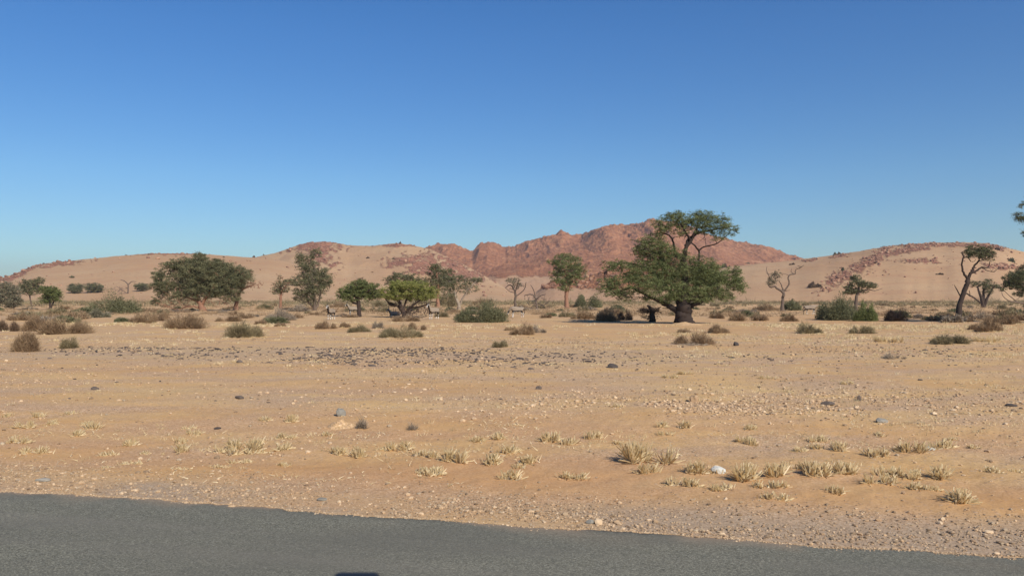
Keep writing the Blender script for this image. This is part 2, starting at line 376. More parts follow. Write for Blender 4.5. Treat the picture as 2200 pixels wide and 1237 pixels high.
def el(PX, PY, cx, cy, rx, ry, ang=0, n=.6, seed=1):
    c, s = math.cos(R(ang)), math.sin(R(ang)); dx, dy = PX - cx, PY - cy
    u = (dx * c + dy * s) / rx; v = (-dx * s + dy * c) / ry
    return 1.15 - np.sqrt(u * u + v * v) + n * fbm(PX / 9., PY / 5., seed, 4) * .9
def mx(*a):
    r = a[0]
    for b in a[1:]: r = np.maximum(r, b)
    return r
def rock_mtn(PX, PY, T, X, Y):
    b = np.interp(PX, [860, 1000, 1040, 1090, 1150, 1250, 1330, 1500, 1560, 1640, 1760], [585, 592, 600, 604, 600, 598, 610, 612, 600, 590, 590])
    return (b - PY) / 10 + .5 + 1.3 * fbm(PX / 30., PY / 12., 4, 4) - .8 * sstep(.15, .55, fbm(PX / 70., PY / 18., 14, 3)) * sstep(500, 560, PY)
hills = {}
hills['far'] = hill('red_hill_far', [(860, 560), (905, 538), (925, 532), (960, 525.5), (985, 529), (1015, 540), (1030, 526), (1048, 519.5), (1066, 524), (1085, 531), (1105, 529), (1135, 519), (1160, 511), (1195, 502), (1205, 497), (1225, 502), (1248, 503), (1270, 496), (1290, 487), (1318, 480), (1330, 484), (1350, 484), (1375, 477), (1402, 470), (1440, 474), (1480, 487), (1530, 505), (1562, 512), (1592, 518), (1620, 526), (1645, 531), (1680, 541), (1722, 556), (1760, 580), (1800, 615)],
     1500, 820, M_hill_red, rock_mtn, rough=.36, rocky_amp=6, nx=900, ny=330, seed=7, wig=.10, crest=6.0, prof=1.25)
hills['mid'] = hill('red_hill_middle', [(980, 600), (1010, 590), (1040, 582), (1075, 569), (1100, 562), (1130, 556), (1165, 549), (1200, 541), (1240, 538), (1290, 541), (1340, 548), (1400, 552), (1460, 556), (1530, 561), (1600, 571), (1660, 583), (1720, 604), (1760, 620)],
     1080, 560, M_hill_red, lambda PX, PY, T, X, Y: (np.interp(PX, [980, 1040, 1080, 1180, 1260, 1400, 1700], [598, 600, 596, 597, 604, 612, 600]) - PY) / 8 + .4 + 1.3 * fbm(PX / 22., PY / 9., 24, 4),
     rough=.28, rocky_amp=2.6, nx=700, ny=260, seed=17, wig=.10, crest=3.0, prof=1.2)
hills['saddle'] = hill('sand_hill_with_red_top', [(470, 575), (520, 560), (545, 554), (575, 547), (600, 541), (625, 531), (650, 522.5), (675, 519.5), (700, 519), (730, 522), (750, 527), (790, 528), (830, 525), (860, 522.5), (880, 526), (905, 531), (925, 535), (945, 545), (975, 558), (1010, 575), (1040, 592), (1080, 612), (1120, 632)],
     780, 430, M_hill_sand, lambda PX, PY, T, X, Y: mx(el(PX, PY, 675, 524, 85, 22, 0, 1.0, 2), el(PX, PY, 690, 555, 40, 18, 20, 1.2, 12), el(PX, PY, 860, 563, 42, 12, -12, .9, 3), el(PX, PY, 923, 556, 26, 16, 25, .9, 4), el(PX, PY, 860, 527, 60, 4, 0, 1, 5), el(PX, PY, 905, 585, 50, 5, 0, 1.2, 6), el(PX, PY, 980, 572, 60, 17, 30, 1.5, 8), el(PX, PY, 1000, 594, 70, 11, 10, 1.5, 9), el(PX, PY, 900, 568, 60, 16, 10, 1.5, 19)),
     rough=.10, rocky_amp=2.2, ksm=21, nx=620, ny=240, seed=27, wig=.05, crest=.7, prof=1.0)
hills['left'] = hill('sand_dune_left', [(-520, 640), (-300, 628), (-120, 612), (-30, 600), (0, 598), (22, 592), (45, 583), (75, 571), (110, 564), (150, 561), (185, 557), (210, 555), (250, 550), (300, 547), (340, 545), (420, 545), (470, 548), (520, 552), (560, 554), (600, 559), (660, 575), (720, 600), (790, 628)],
     600, 330, M_hill_sand, lambda PX, PY, T, X, Y: mx(el(PX, PY, 60, 577, 60, 9, -22, 1.0, 2), el(PX, PY, 140, 565, 60, 7, -8, 1.1, 3), el(PX, PY, 25, 596, 35, 8, -20, 1, 4), el(PX, PY, 154, 595, 8, 3, 0, .4, 5), el(PX, PY, 340, 545.5, 190, 2.2, 0, .9, 6), el(PX, PY, 60, 610, 20, 4, 0, .8, 7)),
     rough=.04, rocky_amp=1.1, ksm=31, nx=800, ny=200, seed=37, wig=.04, crest=.5, prof=.9)
hills['right'] = hill('sand_dune_right', [(1420, 628), (1500, 592), (1560, 574), (1640, 565), (1700, 560), (1740, 555), (1790, 548), (1850, 540), (1880, 534), (1920, 530), (1960, 526), (2010, 522), (2050, 521.5), (2090, 521), (2120, 525), (2150, 531), (2200, 541), (2300, 560), (2450, 590), (2700, 630)],
     560, 300, M_hill_sand, lambda PX, PY, T, X, Y: mx(el(PX, PY, 1870, 562, 75, 15, -32, 1.1, 2), el(PX, PY, 1800, 598, 55, 14, -30, 1.3, 3), el(PX, PY, 1960, 535, 80, 8, -12, 1.1, 4), el(PX, PY, 2020, 526, 120, 5, 0, 1, 5), el(PX, PY, 1740, 559, 22, 4, -12, .9, 6), el(PX, PY, 1805, 549, 22, 5, -12, .9, 7), el(PX, PY, 2160, 572, 50, 8, 5, 1, 8), el(PX, PY, 2120, 528, 60, 7, 8, 1, 9), el(PX, PY, 1980, 560, 90, 10, 0, .9, 10) - .25),
     rough=.07, rocky_amp=.8, spur=5.0, ksm=41, nx=900, ny=260, seed=47, wig=.04, crest=.6, prof=.9)
hills['outcrop'] = hill('red_outcrop', [(1150, 628), (1172, 612), (1190, 603), (1215, 600), (1245, 598), (1280, 590), (1310, 576), (1350, 572), (1400, 578), (1450, 590), (1520, 612), (1560, 628)],
     420, 300, M_hill_red, lambda PX, PY, T, X, Y: (np.interp(PX, [1150, 1200, 1300, 1400, 1560], [618, 618, 622, 622, 610]) - PY) / 5 + .5 + 1.2 * fbm(PX / 14., PY / 6., 61, 4),
     rough=.3, rocky_amp=1.2, nx=420, ny=140, seed=57, wig=.03, crest=.8)

# ------------------------------------------------------------------ stones
def ico(sub, rng, flat=.6, amp=.22):
    import bmesh
    bm = bmesh.new(); bmesh.ops.create_icosphere(bm, subdivisions=sub, radius=1.0)
    V = np.array([v.co[:] for v in bm.verts]); Fc = np.array([[v.index for v in f.verts] for f in bm.faces]); bm.free()
    s = rng.integers(0, 999)
    d = 1 + amp * fbm(V[:, 0] * 1.3 + V[:, 2] * .7 + 9, V[:, 1] * 1.3 - V[:, 2] * .9 + 4, int(s), 3) * 1.6
    V = V * d[:, None]
    for _ in range(3):                                  # a few flat broken faces
        nrm = rng.normal(size=3); nrm /= np.linalg.norm(nrm); q = V @ nrm; c = .62
        V = V - np.clip(q - c, 0, None)[:, None] * nrm[None] * .9
    V = V * np.array([1, rng.uniform(.6, .9), flat * rng.uniform(.8, 1.2)])
    return V, Fc
rng = np.random.default_rng(5)
ROCKS1 = [ico(1, rng, f) for f in (.35, .45, .6, .7, .5, .4)]
ROCKS2 = [ico(2, rng, f) for f in (.38, .5, .62, .45, .7)]
def stone_soup(X, Y, Z, size, rng, sink=.25, rocks=ROCKS1):
    sp = Soup(); k = len(rocks); pick = rng.integers(0, k, len(X)); a = rng.uniform(0, 6.28, len(X)); tn = rng.uniform(0, 1, len(X))
    for q in range(k):
        m = np.where(pick == q)[0]
        if not len(m): continue
        V, Fc = rocks[q]; c, s = np.cos(a[m])[:, None], np.sin(a[m])[:, None]; sz = size[m][:, None]
        vx = (V[None, :, 0] * c - V[None, :, 1] * s) * sz + X[m][:, None]; vy = (V[None, :, 0] * s + V[None, :, 1] * c) * sz + Y[m][:, None]
        vz = V[None, :, 2] * sz + Z[m][:, None] + sz * sink
        VV = np.stack([vx, vy, vz], -1).reshape(-1, 3); nn = len(V)
        FF = (Fc[None] + (np.arange(len(m)) * nn)[:, None, None]).reshape(-1, 3)
        sp.add(VV, FF, np.repeat(tn[m], nn))
    return sp
PROTO = {}
def stone_proto(mat, q):
    key = (mat.name, q)
    if key not in PROTO:
        V, Fc = ROCKS2[q]; PROTO[key] = mesh('stone', V, [Fc], [mat], {'tint': np.full(len(V), .3)}, False)
    return PROTO[key]
def stone(px, D, w, mat, label, group=None, rng=rng, flat=1.0, name='stone', cat='stone'):
    """one stone, w pixels wide in the photograph"""
    x = at(px, D); s = w / F * D * .5
    o = obj(name, stone_proto(mat, int(rng.integers(0, 5))), loc=(x, D, float(ground_z(x, D)) + s * .22 * flat))
    o.scale = (s, s, s * flat); o.rotation_euler = (0, 0, float(rng.uniform(-.5, .5)))
    tag(o, label, cat, group); return o
M_light = make_stone('light_grey_stone', (.38, .37, .32), (.52, .50, .44), (.62, .60, .53))
# countable special stones (photo pixels)
SP = [
 (733, 893, 24, M_blue, 1.5, 'rounded dark grey stone sitting on top of a small orange sand mound'),
 (1541, 1008, 36, M_light, 1.3, 'smooth pale grey stone beside the dry grass tuft, brightest in the grass strip'),
 (1987, 956, 38, M_light, .8, 'flat pale greenish grey stone between two dry grass tufts at right'),
 (1893, 907, 28, M_blue, .7, 'flat dark grey stone on the gravel bank at right'),
 (1776, 868, 30, M_dark, .8, 'dark flat stone pair member on the bank near the right, larger one'),
 (1491, 864, 20, M_pale, 2.0, 'blocky pale tan stone standing up on the gravel bank'),
 (1677, 881, 13, M_pale, 1.2, 'small white stone on the gravel bank right of the blocky tan stone'),
 (1267, 1119, 20, M_blue, 1.3, 'small grey stone touching a tan stone at the road verge'),
 (1285, 1120, 20, M_pale, 1.3, 'small tan stone touching a grey stone at the road verge'),
 (692, 1070, 24, M_blue, .8, 'flat grey stone in the verge gravel left of centre'),
 (95, 1029, 30, M_blue, .6, 'flat grey slab stone in the verge at far left'),
 (515, 857, 20, M_dark, .8, 'flat dark stone alone on bare sand left of centre'),
 (205, 836, 18, M_dark, .8, 'dark stone alone on pale sand at far left'),
 (468, 917, 16, M_dark, .8, 'small dark stone above the left grass tufts'),
 (1158, 835, 14, M_dark, 1.3, 'pointed dark stone alone on bare sand near the centre'),
 (515, 777, 14, M_dark, 1.5, 'rounded dark purplish stone below the stony band at left'),
 (1581, 741, 14, M_dark, 1.4, 'round black stone below the low brown bush right of centre'),
 (1316, 786, 26, M_dark, .8, 'wide dark stone right of the stony band'),
 (1845, 862, 9, M_dark, 3.0, 'narrow upright dark stone on the gravel bank at right'),
 (2170, 872, 26, M_dark, .7, 'low dark stone at the right edge of the sand'),
 (1536, 1003, 20, M_pale, 1.6, 'small tan stone right behind the pale grey stone'),
 (500, 1088, 18, M_pale, 1.0, 'pale stone on the tarmac edge left of centre, beside a smaller one'),
 (400, 1080, 16, M_pale, 1.0, 'pale stone lying on the tarmac edge at left'),
 (1140, 1095, 15, M_pale, 1.0, 'cream stone in the verge gravel below the centre'),
 (905, 1102, 14, M_pale, 1.0, 'rounded cream stone on the verge above the tarmac edge'),
 (1550, 1145, 15, M_pale, 1.0, 'yellowish stone close to the tarmac edge right of centre'),
 (2120, 1140, 22, M_pale, 1.0, 'largest tan stone in the verge gravel at far right'),
 (2137, 1185, 14, M_pale, 1.0, 'white stone by the tarmac edge at far right'),
 (1978, 1185, 14, M_pale, 1.0, 'white stone by the tarmac edge beneath the sandy hollow'),
]
for px, py, wd, m_, fl, lb in SP: stone(px, dist_of(py + wd * .12), wd, m_, lb, flat=fl)
# sand mound under the grey stone
def mound(px, py, w_px, h, name, label):
    D = dist_of(py); x = at(px, D); r = w_px / F * D * .5
    g = np.linspace(-1, 1, 30); U, Vv = np.meshgrid(g, g); q = np.clip(1 - U * U - Vv * Vv, 0, 1)
    Z = h * q ** 1.2 * (1 + .5 * fbm(U * 3, Vv * 3, 91, 3)) - .02
    X = x + U * r; Y = D + Vv * r * 1.1; n = 30
    i = np.arange(n - 1)[:, None] * n; j = np.arange(n - 1)[None]
    Fq = np.stack([i + j, i + j + 1, i + n + j + 1, i + n + j], -1).reshape(-1, 4)
    V = np.stack([X - x, Y - D, ground_z(X, Y) - float(ground_z(x, D)) + Z], -1).reshape(-1, 3)
    tag(obj(name, mesh(name, V, [Fq], [M_sand], {'grey': np.zeros(n * n)}, True), loc=(x, D, float(ground_z(x, D)))), kind='structure')
mound(735, 915, 70, .10, 'sand_mound', '')
# dark stony band
rng = np.random.default_rng(21)
def scatter(n, d0, d1, rng, wmax=.75, power=1.0):
    u = rng.uniform(0, 1, n * 2); D = 1 / (1 / d1 + (1 / d0 - 1 / d1) * u) if power == 0 else (d0 ** 2 + (d1 ** 2 - d0 ** 2) * u) ** .5
    X = rng.uniform(-1, 1, n * 2) * (wmax * D + 1); return X[:n * 2], D[:n * 2]
def band_weight(px, py):
    up = np.interp(px, [0, 150, 400, 900, 1250, 1500, 2200], [748, 744, 745, 745, 752, 760, 735])
    lo = np.interp(px, [0, 150, 400, 900, 1250, 1500, 2200], [752, 752, 765, 780, 780, 775, 760])
    core = sstep(0, 3, py - up) * (1 - sstep(0, 12, py - lo))
    dens = np.interp(px, [0, 140, 250, 600, 1000, 1220, 1300, 2200], [.03, .3, .7, .9, 1, .7, .16, .12])
    return core * dens + .02 * sstep(0, 3, py - 745) * (1 - sstep(30, 110, py - 760)) + .03 * np.exp(-((py - 870) / 25) ** 2)
X, D = scatter(60000, 11, 36, rng, .68)
px, py = X / D * F + CX, YH + F * H / D
keep = rng.uniform(0, 1, len(X)) < band_weight(px, py) * np.clip(.62 + .9 * fbm(X * .5, D * .3, 5, 3), 0, 1.2) * .21
X, D = X[keep], D[keep]; px, py = px[keep], py[keep]
sz = np.exp(rng.normal(math.log(.036), .45, len(X))); sz = np.clip(sz, .016, .13) * np.where(py > 800, .6, 1.0)
order = np.argsort(-sz / D); ind, rest = order[:230], order[230:]
for i in ind:
    inb = py[i] < 790 and 140 < px[i] < 1300
    lb, gr = (('flat dark stone in the long stony band across the sand below the bushes', 'dark stones of the stony band') if inb else
              ('scattered dark stone on the bare sand outside the stony band', 'scattered dark stones'))
    stone(px[i], D[i], 2 * sz[i] / D[i] * F, M_dark, lb, gr, rng, .5)
sp = stone_soup(X[rest], D[rest], ground_z(X[rest], D[rest]), sz[rest], rng, .2)
tag(obj('dark_stones', sp.mesh('dark_stones', [M_dark])), 'small dark stones strewn through the stony band and the sand', 'stones', kind='stuff')
# pale gravel on the plain and verge
X, D = scatter(34000, 8, 38, rng, .70)
wgt = np.clip(.25 + 1.1 * fbm(X * .35, D * .3, 15, 3), .03, 1) * np.interp(D, [8, 14, 18, 25, 38], [.7, 1, 1, .5, .5]) + .8 * np.exp(-((YH + F * H / D - 862) / 16) ** 2) * sstep(-3, 2, X)
k = rng.uniform(0, 1, len(X)) < wgt * .5
X, D = X[k], D[k]; sz = np.clip(np.exp(rng.normal(math.log(.017), .5, len(X))), .006, .06) * np.interp(D, [8, 35], [.8, 1.5])
sp = stone_soup(X, D, ground_z(X, D), sz, rng, .2)
tag(obj('gravel', sp.mesh('gravel', [M_pale])), 'pale pebbles and gravel scattered over the sand', 'gravel', kind='stuff')
n = 9000; py = rng.normal(872, 17, n); px = rng.uniform(900, 2350, n); D = F * H / (py - YH); X = (px - CX) / F * D
k = rng.uniform(0, 1, n) < np.clip(.45 + 1.3 * fbm(X * .6, D * .5, 35, 3), .05, 1) * sstep(900, 1350, px); X, D = X[k], D[k]; sz = np.clip(np.exp(rng.normal(math.log(.022), .5, len(X))), .01, .06)
tag(obj('bank_gravel', stone_soup(X, D, ground_z(X, D), sz, rng, .15).mesh('bank_gravel', [M_pale])), 'pale broken stones of the low gravel bank at right', 'gravel', kind='stuff')
X, D = scatter(16000, 10, 40, rng, .70)
k = rng.uniform(0, 1, len(X)) < np.clip(.35 + 1.0 * fbm(X * .3 + 7, D * .3, 19, 3), .02, 1) * .6
X, D = X[k], D[k]; sz = np.clip(np.exp(rng.normal(math.log(.018), .5, len(X))), .007, .05) * np.interp(D, [8, 35], [.8, 1.6])
tag(obj('brown_gravel', stone_soup(X, D, ground_z(X, D), sz, rng, .2).mesh('brown_gravel', [M_brown])), 'brown pebbles scattered over the sand', 'gravel', kind='stuff')
n = 34000; X = rng.uniform(-8, 7.5, n); e = np.abs(rng.normal(0, .62, n)) + .01
k = rng.uniform(0, 1, n) < np.clip(.55 + 1.0 * fbm(X * .7, e * 1.5, 25, 3), .08, 1); X, e = X[k], e[k]
Y = road_edge(X) + e; sz = np.clip(np.exp(rng.normal(math.log(.0085), .5, len(X))), .004, .035)
h = len(X) * 45 // 100
for sl_, mm, nm, lb in ((slice(0, h), M_pale, 'verge_gravel', 'tan gravel covering the road verge along the tarmac edge'), (slice(h, None), M_brown, 'verge_brown_gravel', 'brown gravel mixed into the road verge')):
    sp = stone_soup(X[sl_], Y[sl_], ground_z(X[sl_], Y[sl_]), sz[sl_], rng, .2)
    tag(obj(nm, sp.mesh(nm, [mm])), lb, 'gravel', kind='stuff')
n = 4500; X = rng.uniform(-7, 6, n); Y = road_edge(X) - np.abs(rng.normal(0, .085, n)) * np.clip(.6 + 1.6 * fbm(X * 1.2, X * 0, 53, 3), .1, 2); sz = np.clip(np.exp(rng.normal(math.log(.006), .4, n)), .003, .02)
sp = stone_soup(X, Y, np.full(n, .017), sz, rng, .2)
tag(obj('loose_chippings', sp.mesh('loose_chippings', [M_pale])), 'loose chippings along the broken tarmac edge', 'gravel', kind='stuff')

# boulders on the hills
def hill_rocks(hd, n, s0, s1, nind, label, group, name, stuff_label, mat=M_boulder, tmax=1.05, tmin=0.1):
    m, nn = hd['X'].shape; wgt = (np.clip(hd['rock'], 0, 1) ** 2 + .045 * np.clip(.3 + 1.5 * fbm(hd['X'] / 25., hd['Y'] / 25., 7, 3), 0, 1) * (hd['PX'] > 1760 if name == 'dune_rubble' else 1)) * (hd['T'] < tmax) * (hd['T'] > tmin) * (hd['PX'] > -40) * (hd['PX'] < 2240)
    wgt = wgt * np.gradient(hd['Y'], axis=0) ; p = wgt.ravel() / wgt.sum()
    idx = rng.choice(len(p), n, p=p); X = hd['X'].ravel()[idx] + rng.normal(0, .8, n); Y = hd['Y'].ravel()[idx] + rng.normal(0, .8, n); Z = hd['Z'].ravel()[idx]
    s = np.clip(np.exp(rng.normal(math.log(s0), .5, n)), s0 * .3, s1); o = np.argsort(-s / Y)
    for i in o[:nind]:
        b = obj('boulder', stone_proto(mat, int(rng.integers(0, 5))), loc=(X[i], Y[i], Z[i] + s[i] * .2))
        b.scale = (s[i], s[i], s[i] * 1.25); b.rotation_euler = (0, 0, float(rng.uniform(0, 6))); tag(b, label, 'boulder', group)
    r = o[nind:]
    tag(obj(name, stone_soup(X[r], Y[r], Z[r], s[r], rng, .25).mesh(name, [mat])), stuff_label, 'rocks', kind='stuff')
hill_rocks(hills['right'], 3200, .38, 1.15, 120, 'brown boulder in the rocky band on the right hand dune', 'boulders on the right dune', 'dune_rubble', 'broken brown rocks strewn over the right hand dune')
hill_rocks(hills['left'], 500, .55, 1.6, 40, 'brown boulder on the crest of the left hand dune', 'boulders on the left dune', 'crest_rubble', 'broken rocks along the crest of the left hand dune')
hill_rocks(hills['saddle'], 1200, .55, 1.4, 60, 'red boulder on the sandy hill left of centre', 'boulders on the sandy hill', 'slope_rubble', 'broken red rocks on the sandy hill left of centre', tmax=.94)
hill_rocks(hills['outcrop'], 500, .5, 1.4, 40, 'red boulder on the small outcrop behind the trees', 'boulders on the small outcrop', 'outcrop_rubble', 'broken red rocks on the small outcrop')

# ------------------------------------------------------------------ trees
def tree(label, base, D, limbs, blobs, leaf='olive', bark=M_bark, group=None, seed=0, cover=2.6, depth=.8, twigs=1.0, name='acacia_tree', cat='tree', leafscale=1.0, clump=1.0, trunk_tint=.5, bare=(), gz=None):
    """limbs: lists of (px, py, width px); blobs: (cx, cy, rx, ry[, density]); all in photo pixels at distance D"""
    rg = np.random.default_rng(1000 + seed); bx = at(base, D); gz = float(ground_z(bx, D)) if gz is None else gz; s = D / F
    root = obj(name, None, loc=(bx, D, gz)); root.empty_display_size = .3; tag(root, label, cat, group)
    def loc(px, py, dy=0.0): return np.array([(px - base) * s, dy, H + (YH - py) * s - gz])
    sp = Soup(); nodes = []
    for li, L in enumerate(limbs):
        L = list(L); m = len(L)
        if li == 0: drift = np.zeros(m)
        else:
            dd = rg.uniform(-1, 1) * depth * .5 * abs(L[-1][0] - L[0][0] + 12) * s; drift = np.linspace(0, 1, m) * dd
        P = np.array([np.append(loc(q[0], q[1], drift[i]), q[2] * s * (.5 if li == 0 else .40)) for i, q in enumerate(L)])
        if li > 0 and nodes:                             # root a limb on the nearest wood already there
            A = np.array([nn[0] for nn in nodes]); j = np.argmin(((A - P[0, :3]) ** 2).sum(1)); P[0, :3] = A[j]
        if P[0, 2] < .3: P[0, 2] = -.15
        Q = smooth_path(P, 5); Q[:, :3] += rg.normal(size=(len(Q), 3)) * (Q[:, 3:4] * np.where(Q[:, 3:4] > .2, .07, .22)) * (np.arange(len(Q))[:, None] > 0)
        r = np.maximum(Q[:, 3], .008); tube(sp, Q[:, :3], r, 8 if r.max() > .06 else 5, trunk_tint + rg.uniform(-.12, .12), True, rg, .10)
        for q in range(len(Q)): nodes.append((Q[q, :3], r[q]))
    NA = np.array([nn[0] for nn in nodes]); NR = np.array([nn[1] for nn in nodes])
    lf = Soup(); ls = float(np.clip(.0014 * D, .08, .26)) * leafscale
    for b in blobs:
        cx, cy, rx, ry = b[:4]; den = b[4] if len(b) > 4 else 1.0
        c = loc(cx, cy, rg.uniform(-.35, .35) * depth * rx * s); ax = np.array([rx * s, max(rx, ry) * s * depth, ry * s])
        rc = float(np.clip(.17 * min(ax[0], ax[2] * 1.6), .15, .55)) * clump
        area = math.pi * ax[0] * ax[2]; nc = max(5, int(area / (math.pi * rc * rc) * 3.4 * den ** .6))
        d = rg.normal(size=(nc, 3)); d /= np.linalg.norm(d, axis=1)[:, None]; rr = rg.uniform(0, 1, nc) ** .42
        bump = 1 + .34 * fbm(d[:, 0] * 2.5 + seed, d[:, 2] * 2.5 + d[:, 1] * 2, seed + 5, 3) * 1.5
        CC = c + d * ax * (rr * bump)[:, None]
        nl = max(6, int(area * cover * 1.2 * den / (ls * ls * .21 * .6) / nc))
        ct = rg.uniform(.12, .88, nc); csz = rc * rg.uniform(.55, 1.25, nc)
        off = rg.normal(size=(nc, nl, 3)) * csz[:, None, None] * np.array([.75, .75, .45])
        PT = (CC[:, None] + off).reshape(-1, 3); tt = np.clip(np.repeat(ct, nl) + rg.normal(0, .13, nc * nl), 0, 1)
        leaves(lf, PT, ls * rg.uniform(.5, 1.3, len(PT)), rg, tt)
        nt_ = int(nc * .55 * twigs)                     # boughs and twigs that carry the clumps
        for q in rg.permutation(nc)[:nt_]:
            e_ = CC[q]; dd = ((NA - e_) ** 2).sum(1) + .6 * np.abs(NA[:, 2] - min(e_[2], NA[:, 2].max())) ; j = int(np.argmin(dd)); a_ = NA[j]
            L_ = np.linalg.norm(e_ - a_)
            if L_ < .15: continue
            r0 = min(NR[j] * .7, .012 + .022 * L_); k_ = 5; t = np.linspace(0, 1, k_)[:, None]
            P = a_ + (e_ - a_) * t; P += rg.normal(size=P.shape) * L_ * .055 * (t * (1 - t) * 4); P[:, 2] += (t[:, 0] * (1 - t[:, 0])) * L_ * rg.uniform(-.05, .25)
            tube(sp, P, np.linspace(r0, max(.006, .00022 * D), k_), 4, trunk_tint + rg.uniform(-.15, .25))
            if len(NA) < 1500 and L_ > .5:
                NA = np.vstack([NA, P[2:4]]); NR = np.append(NR, [r0 * .6, r0 * .45])
    for (cx, cy, rx, ry, n_) in bare:                   # leafless twig tangles
        c = loc(cx, cy); ax = np.array([rx * s, rx * s * depth, ry * s])
        for _ in range(n_):
            d = rg.normal(size=3); d /= np.linalg.norm(d); e_ = c + d * ax * rg.uniform(.3, 1)
            j = int(np.argmin(((NA - e_) ** 2).sum(1))); a_ = NA[j]; L_ = np.linalg.norm(e_ - a_) + 1e-3
            t = np.linspace(0, 1, 5)[:, None]; P = a_ + (e_ - a_) * t + rg.normal(size=(5, 3)) * L_ * .09 * (t * (1 - t) * 4)
            tube(sp, P, np.linspace(.01 + .012 * L_, .00025 * D, 5), 4, trunk_tint + rg.uniform(0, .35))
            NA = np.vstack([NA, P[3:4]]); NR = np.append(NR, [.01])
    obj('trunk', sp.mesh('trunk', [bark], True), root)
    if blobs: obj('crown', lf.mesh('crown', [LV[leaf]]), root)
    return root

tree('largest tree, a spreading green acacia with a thick dark gnarled trunk', 1468, 59.3,
 [[(1470, 703, 50), (1469, 693, 41), (1467, 680, 36), (1467, 662, 34), (1468, 645, 26), (1470, 620, 19), (1472, 582, 13), (1467, 556, 11), (1476, 532, 8), (1490, 505, 5), (1500, 482, 3)],
  [(1462, 672, 20), (1442, 660, 15), (1422, 649, 12), (1396, 638, 8), (1355, 618, 6), (1325, 632, 4)],
  [(1474, 666, 16), (1488, 655, 13), (1506, 648, 9), (1540, 625, 5)],
  [(1462, 664, 18), (1452, 640, 13), (1425, 605, 9), (1390, 575, 6), (1340, 565, 4), (1300, 585, 3)],
  [(1472, 664, 16), (1490, 625, 12), (1520, 600, 8), (1560, 585, 5)],
  [(1468, 556, 9), (1452, 542, 7), (1448, 522, 6), (1442, 508, 5), (1425, 500, 4), (1400, 502, 2)],
  [(1476, 532, 10), (1482, 512, 8), (1510, 498, 6), (1545, 490, 4), (1580, 484, 2)],
  [(1495, 600, 8), (1502, 572, 6), (1505, 540, 5), (1515, 530, 4), (1545, 522, 3), (1572, 500, 1.5)],
  [(1455, 560, 9), (1425, 548, 6), (1395, 540, 4), (1370, 528, 2)],
  [(1482, 512, 6), (1470, 492, 4), (1456, 470, 3)], [(1505, 540, 5), (1490, 525, 4), (1480, 520, 3)]],
 [(1322, 570, 30, 15, .8), (1365, 578, 36, 20), (1312, 608, 28, 16), (1340, 628, 34, 13, .9), (1375, 610, 42, 22), (1352, 596, 30, 14), (1415, 590, 40, 30), (1390, 640, 22, 8, .8),
  (1440, 575, 50, 24), (1465, 600, 55, 32), (1425, 622, 45, 24), (1500, 580, 45, 26), (1520, 610, 48, 30), (1555, 600, 40, 28), (1582, 606, 20, 20, .9), (1490, 632, 55, 18), (1540, 632, 38, 15, .9), (1560, 640, 20, 8, .8), (1430, 642, 26, 10, .8), (1500, 645, 30, 8, .9), (1455, 640, 22, 10, .8), (1520, 585, 40, 25), (1580, 582, 20, 12, .8), (1410, 560, 40, 18),
  (1378, 538, 22, 12, .8), (1388, 522, 28, 16, .8), (1412, 508, 25, 14, .7), (1395, 545, 40, 10, .6), (1418, 528, 25, 18, .7), (1440, 545, 25, 10, .5),
  (1418, 478, 22, 12, .6), (1445, 466, 26, 14, .8), (1470, 477, 32, 14, .75), (1460, 460, 16, 10, .8), (1498, 464, 22, 14, .8), (1520, 474, 32, 18, .8), (1550, 478, 28, 18, .75), (1572, 494, 22, 14, .6), (1510, 492, 25, 12, .5), (1545, 512, 22, 7, .5), (1520, 458, 15, 9, .6), (1425, 492, 22, 9, .5), (1440, 485, 30, 14, .5), (1490, 480, 40, 16, .5), (1535, 495, 35, 14, .45), (1455, 548, 30, 14, .7), (1490, 556, 30, 10, .6), (1430, 540, 30, 16, .7), (1470, 500, 30, 10, .4), (1398, 535, 36, 18, .3), (1310, 625, 26, 14, .7), (1345, 642, 22, 7, .6), (1590, 618, 18, 16, .7)],
 'green', M_bark_dark, seed=1, cover=1.75, depth=.75, trunk_tint=.2, bare=[(1400, 552, 35, 12, 50), (1480, 500, 60, 25, 60), (1350, 640, 40, 10, 25), (1295, 580, 20, 14, 14)], clump=.8)
tree('broad dense green tree with orange trunk and low dead boughs on the left', 432, 113,
 [[(437, 672, 16), (432, 655, 11), (425, 640, 9), (418, 615, 7), (425, 585, 5)], [(434, 655, 10), (447, 635, 8), (470, 610, 6), (490, 590, 4)], [(428, 650, 7), (405, 640, 5), (375, 630, 3), (355, 615, 2)],
  [(430, 664, 5), (405, 658, 4), (380, 664, 3), (350, 655, 2)], [(420, 625, 5), (395, 600, 4), (370, 580, 3)]],
 [(400, 612, 30, 20, 1.2), (430, 612, 34, 20, 1.2), (470, 595, 40, 26, 1.2), (440, 575, 40, 22), (400, 575, 34, 18), (385, 635, 26, 12), (465, 628, 36, 14), (500, 640, 22, 9, .8), (340, 615, 18, 14), (480, 612, 42, 22, 1.2), (335, 645, 14, 9, .7), (420, 635, 22, 12, .9), (345, 592, 20, 14), (372, 570, 26, 12), (360, 612, 26, 18), (395, 585, 30, 20), (425, 560, 24, 16), (427, 548, 14, 6, .7), (435, 588, 38, 26), (465, 575, 28, 18), (470, 562, 14, 6, .8), (490, 580, 34, 18), (498, 600, 36, 20), (460, 612, 38, 18), (415, 615, 26, 14, .8), (490, 625, 28, 12, .9), (455, 632, 22, 9, .8), (350, 630, 16, 10, .7), (520, 592, 18, 16, .8), (390, 560, 20, 8, .7)],
 'olive', M_bark_red, seed=2, cover=2.6, trunk_tint=.45, bare=[(385, 650, 48, 15, 150), (375, 625, 34, 18, 90), (470, 650, 36, 12, 60)])
